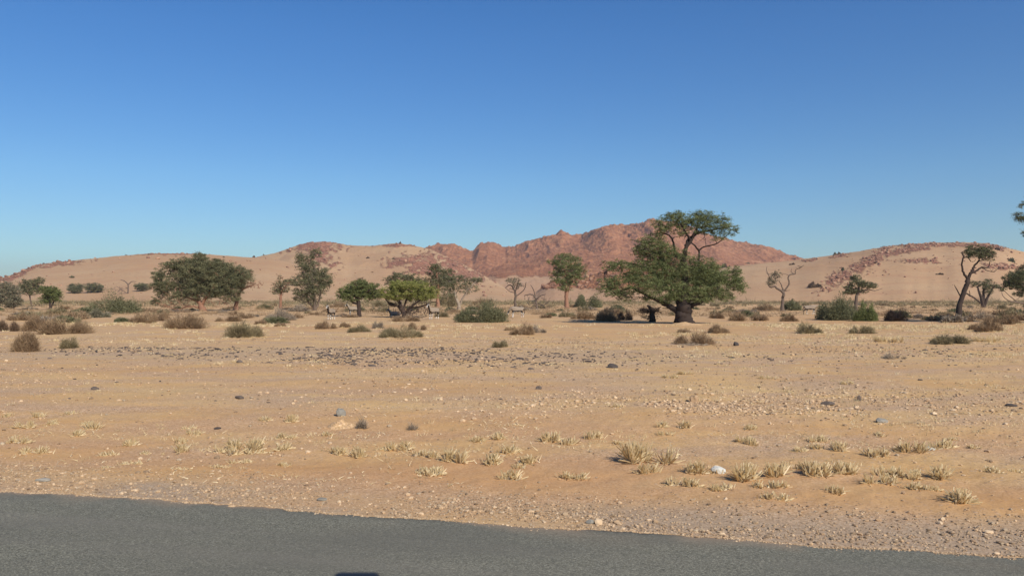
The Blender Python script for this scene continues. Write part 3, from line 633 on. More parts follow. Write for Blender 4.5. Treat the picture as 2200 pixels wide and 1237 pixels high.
tree('sparse grey green tree on an orange trunk right of the broad dense tree', 507, 116,
 [[(506, 671, 13), (508, 655, 9), (511, 640, 7), (516, 625, 6), (532, 616, 4), (545, 612, 2)], [(508, 650, 6), (501, 630, 4), (500, 612, 3)], [(516, 625, 4), (520, 605, 3), (522, 588, 2)]],
 [(528, 592, 18, 14, .6), (515, 610, 20, 12, .5), (535, 583, 10, 7, .5), (541, 605, 12, 7, .25)], 'olive', M_bark_red, seed=3, cover=2.2, bare=[(545, 612, 24, 12, 90), (520, 600, 24, 14, 60)])
tree('tall tree with crooked stacked crown and a rounded tuft on top', 668, 116,
 [[(676, 670, 9), (676, 650, 7), (672, 625, 7), (670, 600, 5), (676, 580, 4), (668, 560, 3), (678, 545, 2)], [(680, 668, 6), (686, 645, 5), (690, 625, 3)], [(660, 662, 7), (658, 640, 5), (664, 615, 4)], [(668, 608, 4), (650, 610, 3), (633, 613, 3), (612, 611, 2)], [(676, 580, 3), (686, 575, 2)], [(672, 600, 3), (690, 600, 3), (700, 590, 2)]],
 [(678, 543, 14, 10), (666, 552, 12, 8, .8), (648, 558, 14, 12), (645, 548, 10, 7, .8), (655, 572, 22, 9, .7), (668, 588, 26, 13, .8), (650, 595, 20, 12, .8), (695, 595, 20, 16), (700, 610, 16, 12), (660, 608, 32, 12, .8), (680, 622, 24, 12, .8), (648, 628, 22, 11, .8), (640, 640, 14, 6, .7), (700, 580, 10, 6, .7), (665, 570, 20, 16, .9), (680, 600, 30, 20, .9), (665, 630, 30, 14, .8), (660, 645, 20, 10, .6)],
 'olive', M_bark, seed=4, cover=1.7, bare=[(665, 600, 34, 34, 260), (670, 645, 26, 16, 80)], trunk_tint=.6)
tree('small twiggy tree with orange trunk standing left of the tall crooked tree', 603, 135,
 [[(603, 662, 8), (603, 645, 6), (604, 625, 5), (602, 605, 2)], [(604, 628, 4), (615, 615, 3), (624, 606, 2)], [(604, 625, 3), (598, 612, 2)]],
 [(603, 610, 16, 10, .7), (622, 606, 18, 8), (596, 625, 14, 9, .9), (612, 622, 14, 7, .7), (600, 597, 6, 6, .4)], 'olive', M_bark_red, seed=5, cover=2.0, bare=[(600, 600, 14, 14, 20)])
tree('flat topped bright green tree with dark twisted trunk and an antelope beneath', 768, 81,
 [[(772, 681, 10), (771, 655, 9), (768, 642, 8), (762, 632, 6), (755, 622, 4)], [(768, 642, 7), (780, 630, 5), (795, 625, 3)], [(769, 655, 5), (757, 648, 5), (752, 638, 5), (745, 630, 3)], [(765, 635, 3), (768, 615, 2), (778, 600, 1.5)]],
 [(748, 625, 22, 11), (770, 618, 28, 12), (790, 626, 28, 12), (812, 632, 16, 8, .8), (735, 634, 14, 7, .9), (765, 632, 34, 9), (776, 606, 16, 7, .6), (800, 614, 18, 8, .8), (750, 642, 22, 7, .8), (795, 638, 26, 8, .8), (770, 612, 26, 9, .8)],
 'mid', M_bark_dark, seed=6, cover=2.8, bare=[(776, 600, 12, 8, 14)])
tree('wide yellow green umbrella shaped tree with low dark branches, antelopes resting in its shade', 872, 79,
 [[(872, 682, 14), (868, 672, 12), (862, 660, 8), (855, 645, 6), (845, 632, 4)], [(870, 674, 9), (882, 660, 7), (898, 648, 5), (915, 640, 3)], [(868, 670, 7), (850, 655, 6), (835, 650, 4), (825, 640, 2)], [(868, 665, 6), (872, 648, 5), (876, 632, 4)], [(882, 660, 5), (905, 658, 4), (925, 650, 2)],
  [(842, 668, 8), (838, 655, 5), (834, 648, 4)], [(842, 665, 6), (848, 654, 4)], [(925, 644, 3), (936, 648, 2), (942, 652, 1)]],
 [(838, 624, 22, 9, .9), (858, 618, 26, 10), (880, 616, 28, 11), (905, 620, 26, 12), (925, 630, 20, 13), (890, 632, 40, 10), (855, 634, 34, 9), (915, 640, 22, 7, .9), (832, 636, 16, 8, .8), (870, 610, 40, 8, .8), (870, 642, 36, 6, .7)],
 'lime', M_bark_dark, seed=7, cover=3.0, bare=[(885, 668, 44, 13, 220), (910, 652, 30, 9, 60), (850, 655, 22, 9, 40)], trunk_tint=.6)
tree('grey green tree rising behind the yellow green umbrella tree', 862, 150,
 [[(862, 661, 8), (860, 640, 6), (858, 615, 4)], [(860, 630, 4), (880, 605, 3)], [(859, 620, 3), (840, 603, 2)]],
 [(838, 600, 16, 7, .6), (858, 594, 24, 10, .8), (882, 598, 24, 11, .9), (900, 606, 18, 9, .8), (850, 608, 24, 8, .7), (905, 618, 14, 8, .8)], 'olive', M_bark, seed=8, cover=2.4)
tree('rounded olive tree behind the right end of the umbrella tree', 945, 150,
 [[(942, 661, 9), (940, 640, 7), (942, 610, 5), (938, 585, 3)], [(941, 620, 4), (955, 600, 3)]],
 [(935, 574, 16, 9), (942, 586, 24, 13), (928, 602, 18, 12, .9), (958, 600, 22, 14, .9), (965, 582, 12, 7, .7), (940, 615, 22, 10, .8)], 'olive', M_bark_red, seed=9, cover=2.6)
tree('pale forked tree with thin spreading feathery crown behind the big round bush', 986, 122,
 [[(986, 668, 8), (986, 655, 7), (978, 635, 5), (972, 612, 4), (960, 598, 2)], [(987, 658, 6), (995, 640, 5), (1005, 625, 4), (1022, 606, 2)], [(978, 635, 3), (990, 610, 2)], [(1005, 625, 3), (1000, 605, 2)]],
 [(1014, 602, 24, 8, .7), (1030, 600, 10, 6, .6), (995, 612, 22, 10, .4), (970, 612, 20, 16, .8), (955, 600, 16, 12, .8), (985, 598, 20, 9, .7), (1005, 620, 24, 12, .5), (965, 632, 20, 12, .6)], 'olive', M_bark_pale, seed=10, cover=2.0, trunk_tint=.6)
tree('small nearly bare tree with sparse grey top, right of the big round bush', 1107, 130,
 [[(1107, 664, 6), (1107, 645, 5), (1106, 625, 4), (1096, 612, 2.5), (1086, 618, 1.5)], [(1106, 630, 3), (1112, 612, 2.5), (1116, 600, 2)], [(1106, 628, 2.5), (1096, 626, 2), (1084, 617, 1.2)], [(1124, 640, 3), (1126, 622, 3), (1130, 606, 2)], [(1107, 622, 2), (1102, 608, 2)]],
 [(1104, 602, 16, 7, .6), (1112, 612, 14, 8, .5), (1092, 605, 8, 5, .4)], 'grey', M_bark, seed=11, cover=1.7, bare=[(1110, 615, 24, 14, 50)], trunk_tint=.6)
tree('low leafless grey thorn tree with tangled limbs between two leafy trees', 1152, 118,
 [[(1156, 668, 5), (1152, 650, 5), (1150, 640, 4), (1142, 632, 3), (1126, 635, 2)], [(1151, 645, 3), (1160, 636, 2.5), (1172, 632, 1.5)], [(1150, 640, 2.5), (1146, 622, 2), (1140, 612, 1.2)], [(1153, 650, 2.5), (1168, 655, 2), (1180, 646, 1.2)]],
 [], 'grey', M_bark, seed=12, bare=[(1155, 645, 34, 16, 90)], name='dead_tree', trunk_tint=.5)
tree('upright green tree with straight orange trunk, left of the largest tree', 1217, 130,
 [[(1218, 669, 12), (1217, 650, 9), (1217, 628, 8), (1216, 610, 6), (1213, 580, 4)], [(1217, 630, 5), (1228, 612, 4), (1242, 598, 3)], [(1216, 620, 4), (1202, 600, 3), (1192, 585, 2)], [(1240, 600, 3), (1252, 588, 3), (1258, 576, 2), (1266, 566, 1.2)]],
 [(1212, 551, 20, 8), (1235, 556, 16, 7, .8), (1195, 563, 18, 10, .9), (1218, 568, 34, 12), (1240, 578, 22, 12), (1205, 585, 26, 12), (1232, 592, 26, 11), (1200, 602, 18, 10), (1222, 606, 20, 10), (1212, 618, 16, 8, .8)],
 'green', M_bark_red, seed=14, cover=2.2, bare=[(1255, 575, 20, 14, 26)], trunk_tint=.65)
tree('mostly bare forked tree on the plain below the dune gap, one grey leafy arm', 1682, 113,
 [[(1680, 671, 10), (1681, 655, 7), (1682, 640, 6), (1683, 628, 6), (1670, 620, 4.5), (1665, 615, 4), (1655, 617, 3), (1650, 610, 2)], [(1683, 628, 5), (1680, 615, 3), (1674, 604, 2)], [(1683, 628, 5), (1690, 618, 4), (1695, 608, 4), (1692, 597, 3.5), (1696, 590, 3), (1706, 588, 3), (1707, 580, 2), (1718, 574, 2), (1724, 570, 1)], [(1706, 588, 2), (1700, 584, 1.5), (1701, 577, 1)],
  [(1652, 612, 2), (1652, 594, 2), (1647, 580, 1.5), (1648, 572, 1)], [(1652, 590, 1.5), (1645, 584, 1)], [(1685, 625, 3), (1694, 624, 1.5), (1700, 623, .8)]],
 [(1660, 602, 13, 8, .6), (1668, 590, 11, 9, .6), (1655, 608, 10, 5, .5)], 'grey', M_bark, seed=15, cover=2.0, bare=[(1664, 598, 16, 14, 50), (1716, 574, 12, 6, 12)], trunk_tint=.55)
tree('spreading olive tree standing behind the large olive thicket at right', 1842, 118,
 [[(1838, 668, 9), (1840, 640, 7), (1845, 620, 4), (1842, 600, 2)], [(1843, 626, 4), (1865, 622, 3), (1885, 624, 2), (1902, 619, 1.2)], [(1840, 630, 3), (1825, 620, 2)]],
 [(1838, 597, 12, 8, .9), (1842, 608, 22, 9), (1860, 612, 20, 8, .9), (1826, 618, 15, 8, .9), (1840, 625, 26, 7), (1875, 614, 12, 6, .8), (1822, 628, 16, 5, .8)], 'olive', M_bark, seed=16, cover=2.6, trunk_tint=.6)
tree('slender leaning dark trunked tree with flat umbrella crown at right', 2057, 66,
 [[(2056, 696, 20), (2057, 688, 15), (2060, 665, 13), (2064, 645, 11), (2073, 622, 11), (2081, 600, 10)], [(2081, 602, 8), (2072, 588, 6), (2067, 572, 5), (2070, 552, 4), (2066, 542, 3)], [(2081, 600, 9), (2090, 582, 7), (2097, 570, 5), (2108, 560, 4), (2112, 545, 3)], [(2088, 586, 6), (2100, 582, 5), (2112, 574, 4), (2128, 574, 3), (2134, 562, 2)],
  [(2070, 556, 3), (2080, 552, 3), (2088, 562, 2)], [(2062, 640, 4), (2056, 622, 3), (2050, 612, 1.5)], [(2108, 560, 3), (2125, 552, 2), (2138, 545, 1.2)], [(2112, 574, 2.5), (2120, 582, 2), (2132, 585, 1.2)]],
 [(2078, 541, 12, 6, .8), (2096, 533, 18, 7), (2115, 535, 20, 7, .9), (2100, 543, 30, 8), (2125, 545, 16, 8, .9), (2110, 552, 26, 6, .7), (2132, 556, 10, 5, .6), (2088, 550, 16, 4, .5)],
 'dark', M_bark_dark, seed=17, cover=1.9, bare=[(2105, 548, 36, 14, 80), (2132, 580, 12, 6, 10)], trunk_tint=.4)
tree('multi stemmed tree of dark upright boughs behind the slender leaning tree', 2114, 150,
 [[(2112, 660, 8), (2110, 645, 7), (2105, 630, 5), (2100, 615, 3)], [(2118, 660, 9), (2120, 640, 7), (2128, 622, 5), (2133, 612, 3)], [(2115, 655, 8), (2114, 635, 7), (2116, 618, 5)], [(2109, 656, 5), (2098, 643, 4), (2085, 634, 4), (2075, 628, 2.5)], [(2085, 634, 2), (2082, 624, 1.5)], [(2128, 622, 3), (2140, 618, 2)]],
 [(2100, 610, 16, 7, .6), (2118, 612, 18, 9, .8), (2122, 625, 12, 9, .6), (2142, 614, 9, 6, .8), (2090, 606, 8, 4, .5), (2124, 602, 8, 5, .6)], 'olive', M_bark_dark, seed=18, cover=2.4, trunk_tint=.6)
tree('dense dark rounded tree cut by the right edge of the view with trailing lower bough', 2212, 96,
 [[(2215, 676, 16), (2212, 650, 12), (2205, 625, 9), (2190, 605, 5)], [(2212, 655, 6), (2190, 650, 4), (2170, 647, 3), (2155, 638, 2), (2150, 628, 1.5)], [(2210, 640, 6), (2230, 610, 4)], [(2186, 650, 3), (2165, 632, 2), (2155, 622, 1.5)]],
 [(2175, 598, 22, 14), (2195, 590, 24, 14), (2190, 610, 28, 14), (2168, 610, 16, 9), (2225, 595, 28, 20), (2215, 615, 30, 16), (2153, 622, 7, 5, .7), (2195, 632, 20, 7, .7), (2215, 575, 20, 12, .9), (2245, 615, 20, 14)],
 'dark', M_bark, seed=19, cover=2.8, trunk_tint=.6)
tree('tall tree outside the view, only dark branch tips show at the upper right edge', 2312, 57,
 [[(2314, 704, 34), (2310, 670, 26), (2305, 620, 20), (2300, 560, 16), (2285, 500, 10), (2270, 450, 6)], [(2302, 580, 12), (2260, 530, 8), (2225, 505, 5), (2200, 502, 2)], [(2290, 510, 9), (2250, 480, 6), (2215, 466, 4), (2188, 466, 2)], [(2280, 480, 7), (2240, 445, 5), (2210, 430, 2)], [(2300, 540, 9), (2350, 490, 6), (2380, 460, 4)]],
 [(2190, 464, 12, 9, .8), (2205, 472, 16, 9), (2200, 440, 9, 8, .7), (2225, 430, 20, 14), (2204, 500, 7, 9, .9), (2225, 500, 18, 14), (2245, 465, 30, 22), (2270, 435, 35, 22), (2310, 430, 40, 25), (2350, 460, 40, 28), (2290, 490, 45, 22), (2360, 500, 40, 24), (2260, 520, 25, 14)],
 'dark', M_bark_dark, seed=20, cover=2.0)
tree('grey green rounded tree cut by the left edge of the view', 28, 128,
 [[(28, 668, 7), (28, 655, 5), (24, 640, 3)], [(28, 655, 4), (36, 645, 3), (40, 635, 2)], [(14, 668, 5), (12, 650, 4), (5, 635, 3)]],
 [(8, 622, 20, 11), (28, 625, 20, 12), (12, 640, 22, 14), (34, 640, 14, 10, .9), (-10, 635, 24, 20), (20, 652, 26, 10, .8), (10, 612, 18, 8, .8), (42, 648, 12, 8, .8)], 'grey', M_bark_dark, seed=21, cover=2.4)
tree('thin stemmed tree with uneven olive crown between the two leftmost rounded trees', 66, 165,
 [[(68, 659, 4), (66, 645, 3), (64, 632, 3), (66, 615, 2)], [(65, 634, 2.5), (80, 620, 2)], [(64, 636, 2), (52, 622, 1.5)]],
 [(60, 616, 16, 9, .9), (78, 608, 14, 7, .8), (66, 628, 16, 7, .7), (44, 618, 14, 9, .7), (84, 602, 12, 7, .8), (70, 620, 22, 10, .8), (55, 606, 16, 7, .8)], 'olive', M_bark, seed=22, cover=2.4)
tree('small green tree with dark double stem, third from the left edge', 108, 125,
 [[(107, 668, 6), (108, 655, 5), (106, 640, 3)], [(109, 664, 5), (112, 652, 4), (114, 638, 2)]],
 [(98, 620, 12, 7, .9), (112, 622, 14, 8), (106, 634, 20, 11), (98, 645, 16, 8, .9), (122, 638, 12, 11, .9), (108, 628, 20, 12), (128, 628, 5, 3, .4)], 'mid', M_bark_dark, seed=23, cover=2.6)
def hill_spot(hd, px, py):
    k_ = np.argmin((hd['PX'] - px) ** 2 + (hd['PY'] - py) ** 2 * 4 + (hd['T'] > .9) * 1e6); return [float(hd[c].ravel()[k_]) for c in 'XYZ']
for (cx, cy, rx, ry, by, lb, sd) in [(162, 618, 19, 11, 630, 'round dark green tree at the foot of the left dune, left of a pair', 24), (202, 617, 23, 11, 629, 'spreading dark green tree at the foot of the left dune, right of a pair', 25), (304, 615, 17, 9, 626, 'small dark green tree just left of the broad dense tree', 27)]:
    X_, Y_, Z_ = hill_spot(hills['left'], cx, by)
    tree(lb, cx, Y_, [[(cx, by, 3), (cx, cy + 5, 2.5), (cx - 2, cy, 2)], [(cx, cy + 8, 2), (cx + 8, cy, 1.5)]], [(cx - rx * .3, cy - 1, rx * .65, ry * .8), (cx + rx * .35, cy - ry * .1, rx * .6, ry * .75), (cx, cy + ry * .45, rx * .95, ry * .6)], 'olive', M_bark, seed=sd, cover=2.8, gz=Z_)
X_, Y_, Z_ = hill_spot(hills['left'], 275, 630)
tree('leafless arching dead tree at the foot of the left dune', 275, Y_,
 [[(275, 631, 3), (275, 622, 3), (275, 612, 2.5), (268, 604, 2), (259, 601, 1.2)], [(275, 612, 2.5), (283, 605, 2), (294, 605, 1)], [(262, 630, 2), (258, 620, 1.5), (250, 615, 1)]],
 [], 'grey', M_bark, seed=26, bare=[(262, 622, 26, 8, 40)], name='dead_tree', trunk_tint=.6, gz=Z_)
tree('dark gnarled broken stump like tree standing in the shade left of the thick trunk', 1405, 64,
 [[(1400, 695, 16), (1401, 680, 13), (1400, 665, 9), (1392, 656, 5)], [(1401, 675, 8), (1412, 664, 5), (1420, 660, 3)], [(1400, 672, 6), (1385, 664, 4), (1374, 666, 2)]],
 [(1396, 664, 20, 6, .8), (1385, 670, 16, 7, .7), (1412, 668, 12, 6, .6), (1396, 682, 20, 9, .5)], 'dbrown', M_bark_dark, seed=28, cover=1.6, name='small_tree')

NTH = ['nearest', 'second', 'third', 'fourth', 'fifth', 'sixth', 'seventh', 'eighth', 'ninth', 'tenth', 'eleventh', 'twelfth', 'thirteenth', 'fourteenth']
def ranked_labels(pts, marks, noun):
    """a label that singles each point out: its rank among its kind on one side of a landmark"""
    P = np.array(pts, float); best = [None] * len(P); 
    for mx_, my_, ds in marks:
        dx, dy = P[:, 0] - mx_, (P[:, 1] - my_) * 3.0; dist = np.hypot(dx, dy)
        sd = np.where(np.abs(dx) > np.abs(dy), np.where(dx < 0, 0, 1), np.where(dy > 0, 2, 3))
        for q, wd_ in enumerate(['left of', 'right of', 'in front of', 'behind']):
            m = np.where(sd == q)[0]; m = m[np.argsort(dist[m])]
            for k_, i in enumerate(m[:14]):
                c = k_ * 60 + dist[i]
                if best[i] is None or c < best[i][0]: best[i] = (c, '%s %s %s %s' % (NTH[k_], noun, wd_, ds))
    return [b[1] if b else None for b in best]
# ------------------------------------------------------------------ bushes
def bush_mesh(wd, ht, kind, D, seed, leafy=0.0, dens=1.0):
    rg = np.random.default_rng(3000 + seed); sp = Soup(); r = wd * .5
    area = wd * ht * .8; tl = float(np.clip(.11 * (wd * ht) ** .5 + .06, .08, .26)); tw = float(np.clip(.00030 * D, .006, .035))
    n = int(np.clip(area * (3.2 + 3.5 * (leafy > .3)) * dens / (tl * tw * .5 * .7), 200, 16000))
    # several overlapping stools make a lumpy outline
    k = max(3, int(3 + wd / ht * 1.8)); cx = np.sort(rg.uniform(-.68, .68, k)) * r; cy = rg.uniform(-.45, .45, k) * r; hh = ht * rg.uniform(.42 + .2 * (leafy > .3), 1.05, k); hh[rg.integers(0, k)] = ht; hh = hh * (1 - .95 * np.abs(cx / r) ** 1.5); rr = r * rg.uniform(.24 + .08 * (leafy > .3), .50, k) * (hh / ht) ** .5
    q = rg.integers(0, k, n); d = rg.normal(size=(n, 3)); d[:, 2] = np.abs(d[:, 2]); d /= np.linalg.norm(d, axis=1)[:, None]
    t = rg.uniform(.15, 1, n) ** .7; fl = 1.12 - .28 * d[:, 2] ** 2; d[:, 0] *= fl; d[:, 1] *= fl
    lump = 1 + .42 * fbm(d[:, 0] * 3 + q * 7, d[:, 1] * 3 + d[:, 2] * 2, seed, 3)
    P = np.stack([cx[q] + d[:, 0] * rr[q] * t * lump, cy[q] + d[:, 1] * rr[q] * t * lump, d[:, 2] * hh[q] * t * lump * .92], 1)
    up = np.stack([P[:, 0] - cx[q] * .7, P[:, 1] - cy[q] * .7, np.abs(P[:, 2]) + .25 * ht], 1); up /= np.linalg.norm(up, axis=1)[:, None]
    dr = up + rg.normal(size=(n, 3)) * .42; dr /= np.linalg.norm(dr, axis=1)[:, None]
    tn = np.clip(.5 + .38 * fbm(P[:, 0] * 2.2 / max(ht, .4) + 5, P[:, 2] * 2.5 / max(ht, .4) + P[:, 1] * 2, seed + 4, 3) * 1.4 + rg.normal(0, .16, n), 0, 1)
    nl = int(n * leafy)
    if nl: leaves(sp, P[:nl], rg.uniform(.6, 1.4, nl) * max(.0019 * D, .06), rg, tn[:nl])
    nb = int((n - nl) * (1.0 if nl else 1.0)); blades(sp, P[nl:], dr[nl:], rg.uniform(.6, 1.4, n - nl) * tl, np.full(n - nl, tw * 1.3), rg, tn[nl:])
    # carrying stems
    ns = int(np.clip(14 + wd * 10, 14, 60))
    for _ in range(ns):
        i = rg.integers(0, n); b = np.array([cx[q[i]] * .8, cy[q[i]] * .8, -.02]); e_ = P[i]; t3 = np.linspace(0, 1, 4)[:, None]
        tube(sp, b + (e_ - b) * t3 + rg.normal(size=(4, 3)) * .03 * wd * (t3 * (1 - t3) * 4), np.linspace(.008 + .004 * wd, tw * .3, 4), 3, .25)
    return sp.mesh('bush', [LV[kind]])
def bush(cx, by, wpx, hpx, kind, label, group=None, leafy=0.0, seed=None, name='bush', dens=1.0, cat='bush', D=None):
    D = D or dist_of(by); s = D / F; x = at(cx, D); seed = seed or int(cx * 7 + by)
    o = obj(name, bush_mesh(wpx * s, hpx * s, kind, D, seed, leafy, dens), loc=(x, D + wpx * s * .25, float(ground_z(x, D + wpx * s * .25)) - .02))
    tag(o, label, cat, group); return o
BUSH = [
 (228, 676, 124, 52, 'olive', .55, 'large green bush with bare grey lower twigs left of the broad dense tree'),
 (200, 685, 56, 22, 'grey', .4, 'low blue grey bush in front of the large green bush at left'),
 (1035, 696, 136, 60, 'olive', .55, 'big dense rounded olive bush at the centre with an antelope behind its right end'),
 (1818, 690, 124, 60, 'olive', .55, 'largest thicket of olive bushes in the right half'),
 (1868, 692, 60, 48, 'mid', .5, 'dark green bush forming the right end of the large olive thicket'),
 (1708, 667, 58, 28, 'olive', .5, 'rounded olive bush just right of the mostly bare forked tree'),
 (1738, 719, 72, 28, 'bolive', .3, 'olive brown bush below the feeding antelope at right'),
 (1855, 720, 64, 24, 'bolive', .3, 'olive brown bush in front of the large olive thicket'),
 (2053, 740, 84, 24, 'bolive', .4, 'flat greenish bush on open sand below the slender leaning tree'),
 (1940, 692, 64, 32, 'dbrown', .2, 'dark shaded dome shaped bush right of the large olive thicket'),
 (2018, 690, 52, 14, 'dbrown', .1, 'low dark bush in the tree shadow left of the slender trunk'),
 (2150, 717, 90, 40, 'brown', 0, 'spiky brown bush at lower right near the edge'),
 (2100, 712, 40, 16, 'brown', 0, 'low brown bush touching the left of the spiky brown bush'),
 (2110, 690, 60, 26, 'bgrey', 0, 'grey brown bush right of the slender leaning trunk'),
 (2180, 700, 60, 30, 'brown', 0, 'brown bush by the right edge behind the spiky bush'),
 (1503, 742, 100, 36, 'brown', 0, 'twiggy brown bush with pale fallen sticks right of centre, nearest to the road there'),
 (1546, 718, 60, 24, 'brown', 0, 'brown bush behind the one with pale fallen sticks'),
 (1475, 716, 44, 12, 'brown', 0, 'small flat brown bush below the thick tree trunk'),
 (1300, 692, 100, 34, 'brown', 0, 'wide brown bush over a sand hump in the big tree shadow'),
 (1252, 688, 60, 24, 'brown', 0, 'brown bush at the left tip of the big tree shadow'),
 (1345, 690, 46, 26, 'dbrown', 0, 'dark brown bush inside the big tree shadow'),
 (1262, 662, 84, 40, 'olive', .3, 'grey green bush beneath the left tips of the largest tree'),
 (1125, 722, 66, 32, 'brown', 0, 'brown bush alone on the sand right below the grazing antelope'),
 (1155, 716, 50, 22, 'bgrey', 0, 'thin bare grey twig bush right of the lone brown bush'),
 (1098, 713, 28, 14, 'brown', 0, 'small brown bush touching the left of the lone brown bush'),
 (1077, 747, 38, 24, 'bolive', 0, 'small olive brown bush standing alone above the stony band'),
 (858, 727, 104, 32, 'bolive', .1, 'wide flat olive brown bush on open sand below the umbrella tree'),
 (895, 712, 46, 24, 'brown', 0, 'brown bush joined to the upper right of the wide flat bush'),
 (770, 717, 60, 20, 'bolive', 0, 'low olive brown bush left of the wide flat bush'),
 (808, 708, 40, 22, 'bgrey', 0, 'thin grey bush between two olive brown bushes'),
 (740, 706, 30, 16, 'brown', 0, 'small brown bush behind the low olive brown bush'),
 (695, 710, 52, 24, 'brown', 0, 'spiky brown bush right below the leftmost antelope'),
 (515, 726, 112, 38, 'bolive', .1, 'large two humped olive brown bush on open sand at left'),
 (601, 704, 26, 13, 'brown', 0, 'small round brown bush right of the two humped bush'),
 (560, 698, 34, 14, 'brown', 0, 'small brown bush under the pale grey thicket'),
 (590, 690, 78, 34, 'bgrey', 0, 'pale purplish grey twiggy thicket below the tall crooked tree'),
 (640, 672, 60, 22, 'bgrey', 0, 'greyish thicket at the foot of the tall crooked tree'),
 (640, 684, 24, 12, 'brown', 0, 'tiny brown bush left of the leftmost antelope'),
 (390, 708, 106, 40, 'brown', 0, 'wide brown bush below the broad dense tree'),
 (300, 697, 76, 28, 'brown', 0, 'low brown bush left of the wide brown one'),
 (345, 690, 60, 24, 'brown', 0, 'brown bush behind and between the two low brown ones'),
 (488, 692, 60, 18, 'brown', 0, 'flat brown bush right of the orange tree base'),
 (45, 756, 88, 58, 'brown', 0, 'fuzzy reddish brown bush nearest the road at far left'),
 (142, 748, 46, 30, 'bolive', 0, 'small olive bush right of the fuzzy reddish one'),
 (125, 720, 110, 46, 'brown', 0, 'large fuzzy brown bush at left behind the reddish one'),
 (165, 714, 50, 34, 'bolive', 0, 'olive brown bush at the right end of the far left thicket'),
 (70, 712, 80, 44, 'brown', 0, 'brown bush in the middle of the far left thicket'),
 (12, 712, 60, 36, 'dbrown', 0, 'dark brown bush cut by the left edge'),
 (100, 690, 60, 24, 'brown', 0, 'flat brown bush at the back of the far left thicket'),
 (40, 690, 60, 20, 'brown', 0, 'low brown bush below the leftmost rounded tree'),
 (962, 660, 70, 42, 'bolive', 0, 'brownish fuzzy bush behind the big rounded olive bush on its left'),
 (1035, 650, 70, 18, 'brown', 0, 'brown scrub bush showing over the big rounded olive bush'),
 (1700, 691, 42, 22, 'brown', 0, 'brown bush left of the feeding antelope'),
 (1655, 668, 60, 20, 'brown', 0, 'brown bush left of the mostly bare forked tree'),
 (1790, 672, 40, 20, 'brown', 0, 'brown bush right behind the feeding antelope'),
 (1590, 690, 50, 22, 'brown', 0, 'brown bush right of the thick trunk on the plain'),
 (1540, 685, 40, 18, 'brown', 0, 'brown bush near the right foot of the largest tree'),
 (1925, 771, 52, 18, 'bgrey', 0, 'bare grey twig bush lying low on open sand at right'),
 (775, 920, 30, 36, 'bgrey', 0, 'small upright leafless grey twig plant beside the sand mound'),
 (880, 922, 40, 20, 'bgrey', 0, 'short dry reddish twig plant right of the leafless grey one'),
 (750, 683, 40, 10, 'brown', 0, 'flat brown scrub in front of the shaded antelope'),
 (870, 693, 80, 16, 'brown', 0, 'flat brown scrub below the umbrella tree'),
 (720, 660, 50, 18, 'brown', 0, 'brown bush behind the leftmost antelope'),
 (812, 660, 44, 18, 'bolive', 0, 'brown bush between the flat topped tree and the umbrella tree'),
]
for i, (cx, by, wp, hp, kd, lfy, lb) in enumerate(BUSH):
    D_ = 3500 / (by - 638)
    dn = .35 if 'twig plant' in lb or 'bare grey' in lb else (.6 if kd == 'bgrey' else 1.0)
    bush(cx, by, wp, hp, kd, lb, leafy=lfy, seed=i + 1, dens=dn, name='twig_plant' if 'twig plant' in lb else 'bush', D=D_ if D_ < 240 else 200)
# repeated small bushes of the plain
rng = np.random.default_rng(99)
protos = [(k_, bush_mesh(1.5, .55, k_, 95, 500 + i, l_)) for i, (k_, l_) in enumerate([('brown', 0), ('bolive', .2), ('brown', 0), ('bgrey', 0), ('olive', .5), ('bolive', 0)])]
cnt = 0
ORX = [(710, 686), (765, 680), (930, 687), (1118, 681), (1742, 673), (868, 680), (885, 680)]
LB = []
while cnt < 215:
    py_ = 650 + 46 * rng.uniform(0, 1) ** 1.1; D_ = 3500 / (py_ - 638); px_ = rng.uniform(-60, 2260)
    if any(abs(px_ - a) < 45 and -4 < py_ - b < 26 for a, b in ORX): continue
    if py_ > 688 and 150 < px_ < 2000 and rng.uniform() < .8: continue
    if 1230 < px_ < 1460 and py_ > 680: continue
    kk, me_ = protos[int(rng.integers(0, 6))]; x = at(px_, D_); sc = rng.uniform(.7, 1.7)
    o = obj('low_bush', me_, loc=(x, D_, float(ground_z(x, D_)) - .02)); o.scale = (sc * rng.uniform(.9, 1.5), sc, sc * rng.uniform(.7, 1.1)); o.rotation_euler = (0, 0, float(rng.uniform(0, 6.28)))
    LB.append((o, px_, py_)); cnt += 1
MK = [(1468, 697, 'the largest tree'), (432, 668, 'the broad dense tree'), (668, 668, 'the tall crooked tree'), (768, 672, 'the flat topped green tree'), (872, 684, 'the yellow green umbrella tree'), (986, 668, 'the pale forked tree'), (1217, 667, 'the upright green tree'), (1682, 670, 'the mostly bare forked tree'), (1818, 690, 'the olive thicket'), (2057, 692, 'the slender leaning tree'),
 (2114, 660, 'the multi stemmed tree'), (28, 668, 'the leftmost rounded tree'), (228, 676, 'the large green bush at left'), (1035, 696, 'the big rounded olive bush'), (603, 662, 'the small twiggy tree'), (1107, 664, 'the small nearly bare tree'), (108, 668, 'the small double stemmed tree'), (1940, 692, 'the dark shaded dome bush'), (507, 668, 'the sparse grey green tree'), (1741, 677, 'the feeding antelope'), (711, 687, 'the leftmost antelope'), (590, 690, 'the pale grey thicket'), (390, 708, 'the wide brown bush'), (1300, 692, 'the bush on the sand hump'), (2200, 676, 'the dark tree at the right edge')]
for (o, a_, b_), lb in zip(LB, ranked_labels([(q[1], q[2]) for q in LB], MK, 'low scrub bush')):
    tag(o, lb or 'low scrub bush at the edge of the view', 'bush', 'low scrub bushes on the plain')
